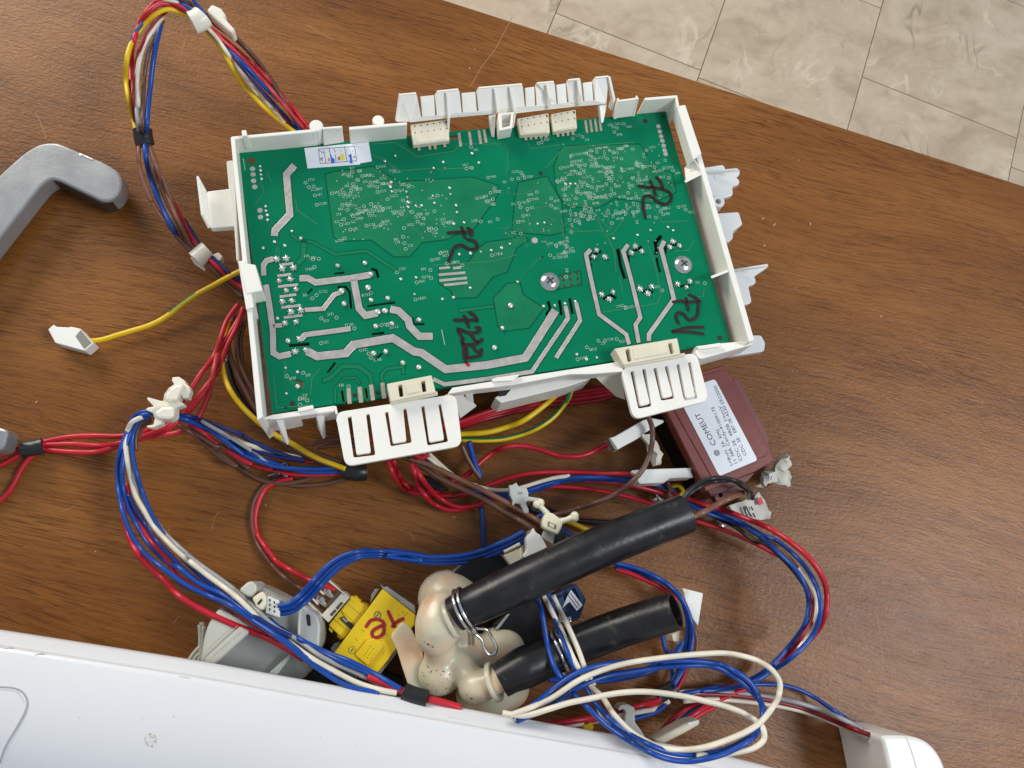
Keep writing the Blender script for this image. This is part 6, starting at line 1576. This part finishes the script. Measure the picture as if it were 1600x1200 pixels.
wire("b", ht([(800, 1120), (835, 1100)] + zr([(0, 800), (120, 715), (220, 675), (320, 655), (500, 642), (640, 640), (760, 642), (880, 660), (960, 695), (1040, 755), (1085, 830), (1105, 920), (1085, 1000), (1030, 1060), (920, 1120), (820, 1150), (720, 1165), (620, 1155), (520, 1120), (430, 1070), (300, 985), (200, 890), (100, 790), (30, 690), (-15, 560), (-30, 470), (-45, 390), (-70, 300), (-90, 220)]), [64, 60, 58, 60, 66, 74, 82, 80, 68, 58, 52, 38]), O_, 1.3)
wire("b", ht(shift([(805, 1122), (840, 1108)] + zr([(20, 850), (160, 755), (300, 702), (420, 682), (560, 660), (700, 650), (850, 655), (960, 705), (1050, 780), (1110, 850), (1128, 920), (1100, 1000), (1040, 1060), (940, 1112), (840, 1140), (720, 1148), (600, 1130), (500, 1090), (400, 1035), (300, 960), (220, 870), (150, 760), (80, 620), (30, 490), (0, 400), (-25, 300), (-60, 220)]), 5), [63, 59, 57, 59, 64, 72, 80, 78, 66, 57, 50, 38]), O_, 1.3)
wire("b", ht(zr([(-10, 740), (100, 745), (220, 752), (340, 740), (450, 718), (530, 695), (600, 655), (660, 600), (690, 540)]), [24, 22, 26, 20]), O_, 1.3)
wire("b", ht(zr([(20, 720), (150, 728), (280, 730), (400, 712), (520, 675), (590, 640)]), [22, 21, 24]), O_, 1.2)
wire("w", ht(zr([(150, 590), (170, 660), (190, 760), (230, 850), (270, 930), (310, 985)]), [54, 56, 60]), O_, .9)
# P: blue and red wires curling round the end of the short hose
P_b = harness("wire_bundle", "blue and red wires curling round the open end of the short hose", wp(1070, 990, 0))
for c, q, hs, r in (("b", [(330, 130), (430, 155), (520, 190), (600, 235), (660, 290), (705, 360), (732, 440), (740, 520), (725, 600), (695, 680), (640, 770)], [14, 18, 22, 20, 14], 1.35), ("b", [(340, 160), (450, 185), (540, 212), (620, 255), (680, 320), (720, 400), (735, 480), (730, 560), (705, 640), (660, 730)], [12, 17, 21, 18, 12], 1.3), ("b", [(690, 330), (712, 420), (715, 500), (700, 590), (670, 680), (630, 760)], [16, 16, 11], 1.3),
                    ("r", [(340, 165), (420, 190), (500, 222), (590, 268), (660, 330)], [12, 15], 1.35), ("d", [(735, 470), (742, 560), (728, 630), (700, 710), (660, 790)], [12, 8], 1.2), ("r", [(728, 590), (715, 660), (690, 730), (650, 800)], [10, 8], 1.4), ("b", [(585, 500), (590, 550), (612, 600), (645, 600), (670, 560)], [14, 16], 1.2), ("b", [(605, 590), (625, 650), (635, 720), (632, 770)], [8, 8], 1.2), ("n", [(330, 150), (430, 178), (520, 205)], [10, 14], 1.1), ("o", [(750, 470), (762, 540), (755, 600)], [6, 6], 1.1)):
    wire(c, ht(zr(q), hs), P_b, r)
tape(P_b, [(1028, 1088, 10), (1042, 1082, 10), (1056, 1074, 10)], 4.2, .8)
# Q: bundle from the tape right to the plastic spout and left under the panel
Q = harness("wire_bundle", "grey, dark red, cream and blue wires running to the rounded white fitting", wp(1200, 1095, 0))
for c, q, hs, r in (("g", [(640, 810), (720, 800), (820, 800), (1000, 812), (1150, 832), (1280, 858), (1400, 895), (1520, 945), (1640, 1005), (1740, 1040)], [10, 8, 8, 12, 24, 32], 1.3), ("d", [(650, 822), (800, 816), (950, 822), (1100, 840), (1220, 865), (1350, 902), (1480, 955), (1600, 1005), (1720, 1045)], [9, 8, 8, 14, 30], 1.25), ("w", [(690, 855), (820, 842), (950, 848), (1100, 865), (1250, 890), (1380, 925), (1500, 975), (1620, 1025), (1700, 1050)], [8, 7, 7, 14, 28], 1.3),
                    ("b", [(640, 825), (760, 800), (860, 782), (980, 768), (1100, 764), (1200, 768), (1290, 790), (1380, 835), (1460, 890), (1530, 935), (1590, 990), (1640, 1040)], [10, 8, 6, 6, 12, 24], 1.2), ("g", [(560, 870), (620, 838), (700, 815), (800, 808)], [10, 9], 1.2), ("n", [(760, 800), (900, 790), (1000, 795)], [5, 5], 1.1)):
    wire(c, ht(zr(q), hs), Q, r)
Rb = harness("wire_bundle", "red, cream and blue wires in the grey clip at the panel edge", wp(980, 1110, 0), group="plain wire bundles")
for c, q, hs, r in (("r", [(-60, 985), (50, 965), (180, 945), (300, 920), (400, 893), (480, 870), (570, 845)], [36, 34, 26, 12], 1.6), ("r", [(180, 960), (300, 935), (420, 905), (560, 860)], [32, 26, 12], 1.4), ("w", [(0, 985), (120, 975), (260, 950), (400, 920), (480, 905), (560, 885), (620, 850)], [32, 28, 12], 1.3), ("b", [(300, 975), (430, 945), (500, 925), (560, 902), (600, 870)], [24, 12], 1.3), ("n", [(330, 950), (450, 915), (560, 880)], [20, 11], 1.2),
                    ("r", [(1060, 775), (960, 810), (850, 860), (770, 905), (690, 960), (620, 1010), (550, 1055)], [8, 8, 16, 26], 1.5), ("n", [(830, 855), (740, 905), (660, 965), (590, 1020), (530, 1060)], [6, 12, 22], 1.3), ("r", [(800, 850), (700, 895), (620, 960), (560, 1030), (530, 1070)], [7, 12, 20], 1.3), ("r", [(860, 880), (780, 920), (690, 985)], [6, 12], 1.4)):
    wire(c, ht(zr(q), hs), Rb, r)
g1 = tag(wprism("cable_clip", None, zr([(352, 892), (365, 872), (405, 868), (440, 888), (442, 962), (470, 1000), (502, 1052), (470, 1060), (400, 1010), (384, 968), (392, 905), (375, 892), (358, 905)]), 32, 24, NY2, bevel=.7), "greyish clear cable clip at the panel edge, right of the yellow tab", "cable clip")
# small things lying on the wood
rr = random.Random(21)
g = []
for i in range(70):
    x, y = rr.uniform(0, 1600), rr.uniform(0, 1200)
    p = wp(x, y)
    if (p - eA).dot(eN) < .003: continue
    g.append(disc(W0, x, y, rr.uniform(.10, .35), .18, 0, 6))
for x, y, a in ((735, 108, 2.2), (1208, 352, .3), (1193, 385, .5), (1266, 352, 1.4), (1190, 342, .2), (55, 629, .3), (708, 808, 0), (416, 790, 2.0), (1355, 1050, .4), (1375, 495, .2)):
    L = rr.uniform(3, 6)
    g.append(strip(W0, [(x, y), (x + math.cos(a) * L * .5, y - math.sin(a) * L * .5), (x + math.cos(a + .3) * L, y - math.sin(a + .3) * L)], 1.3, .3, 0))
dt = merged("dust_specks", g, mat("pale_lint", (.50, .40, .30), .8))
tag(dt, "pale dust specks and lint scattered over the table top", kind="stuff")
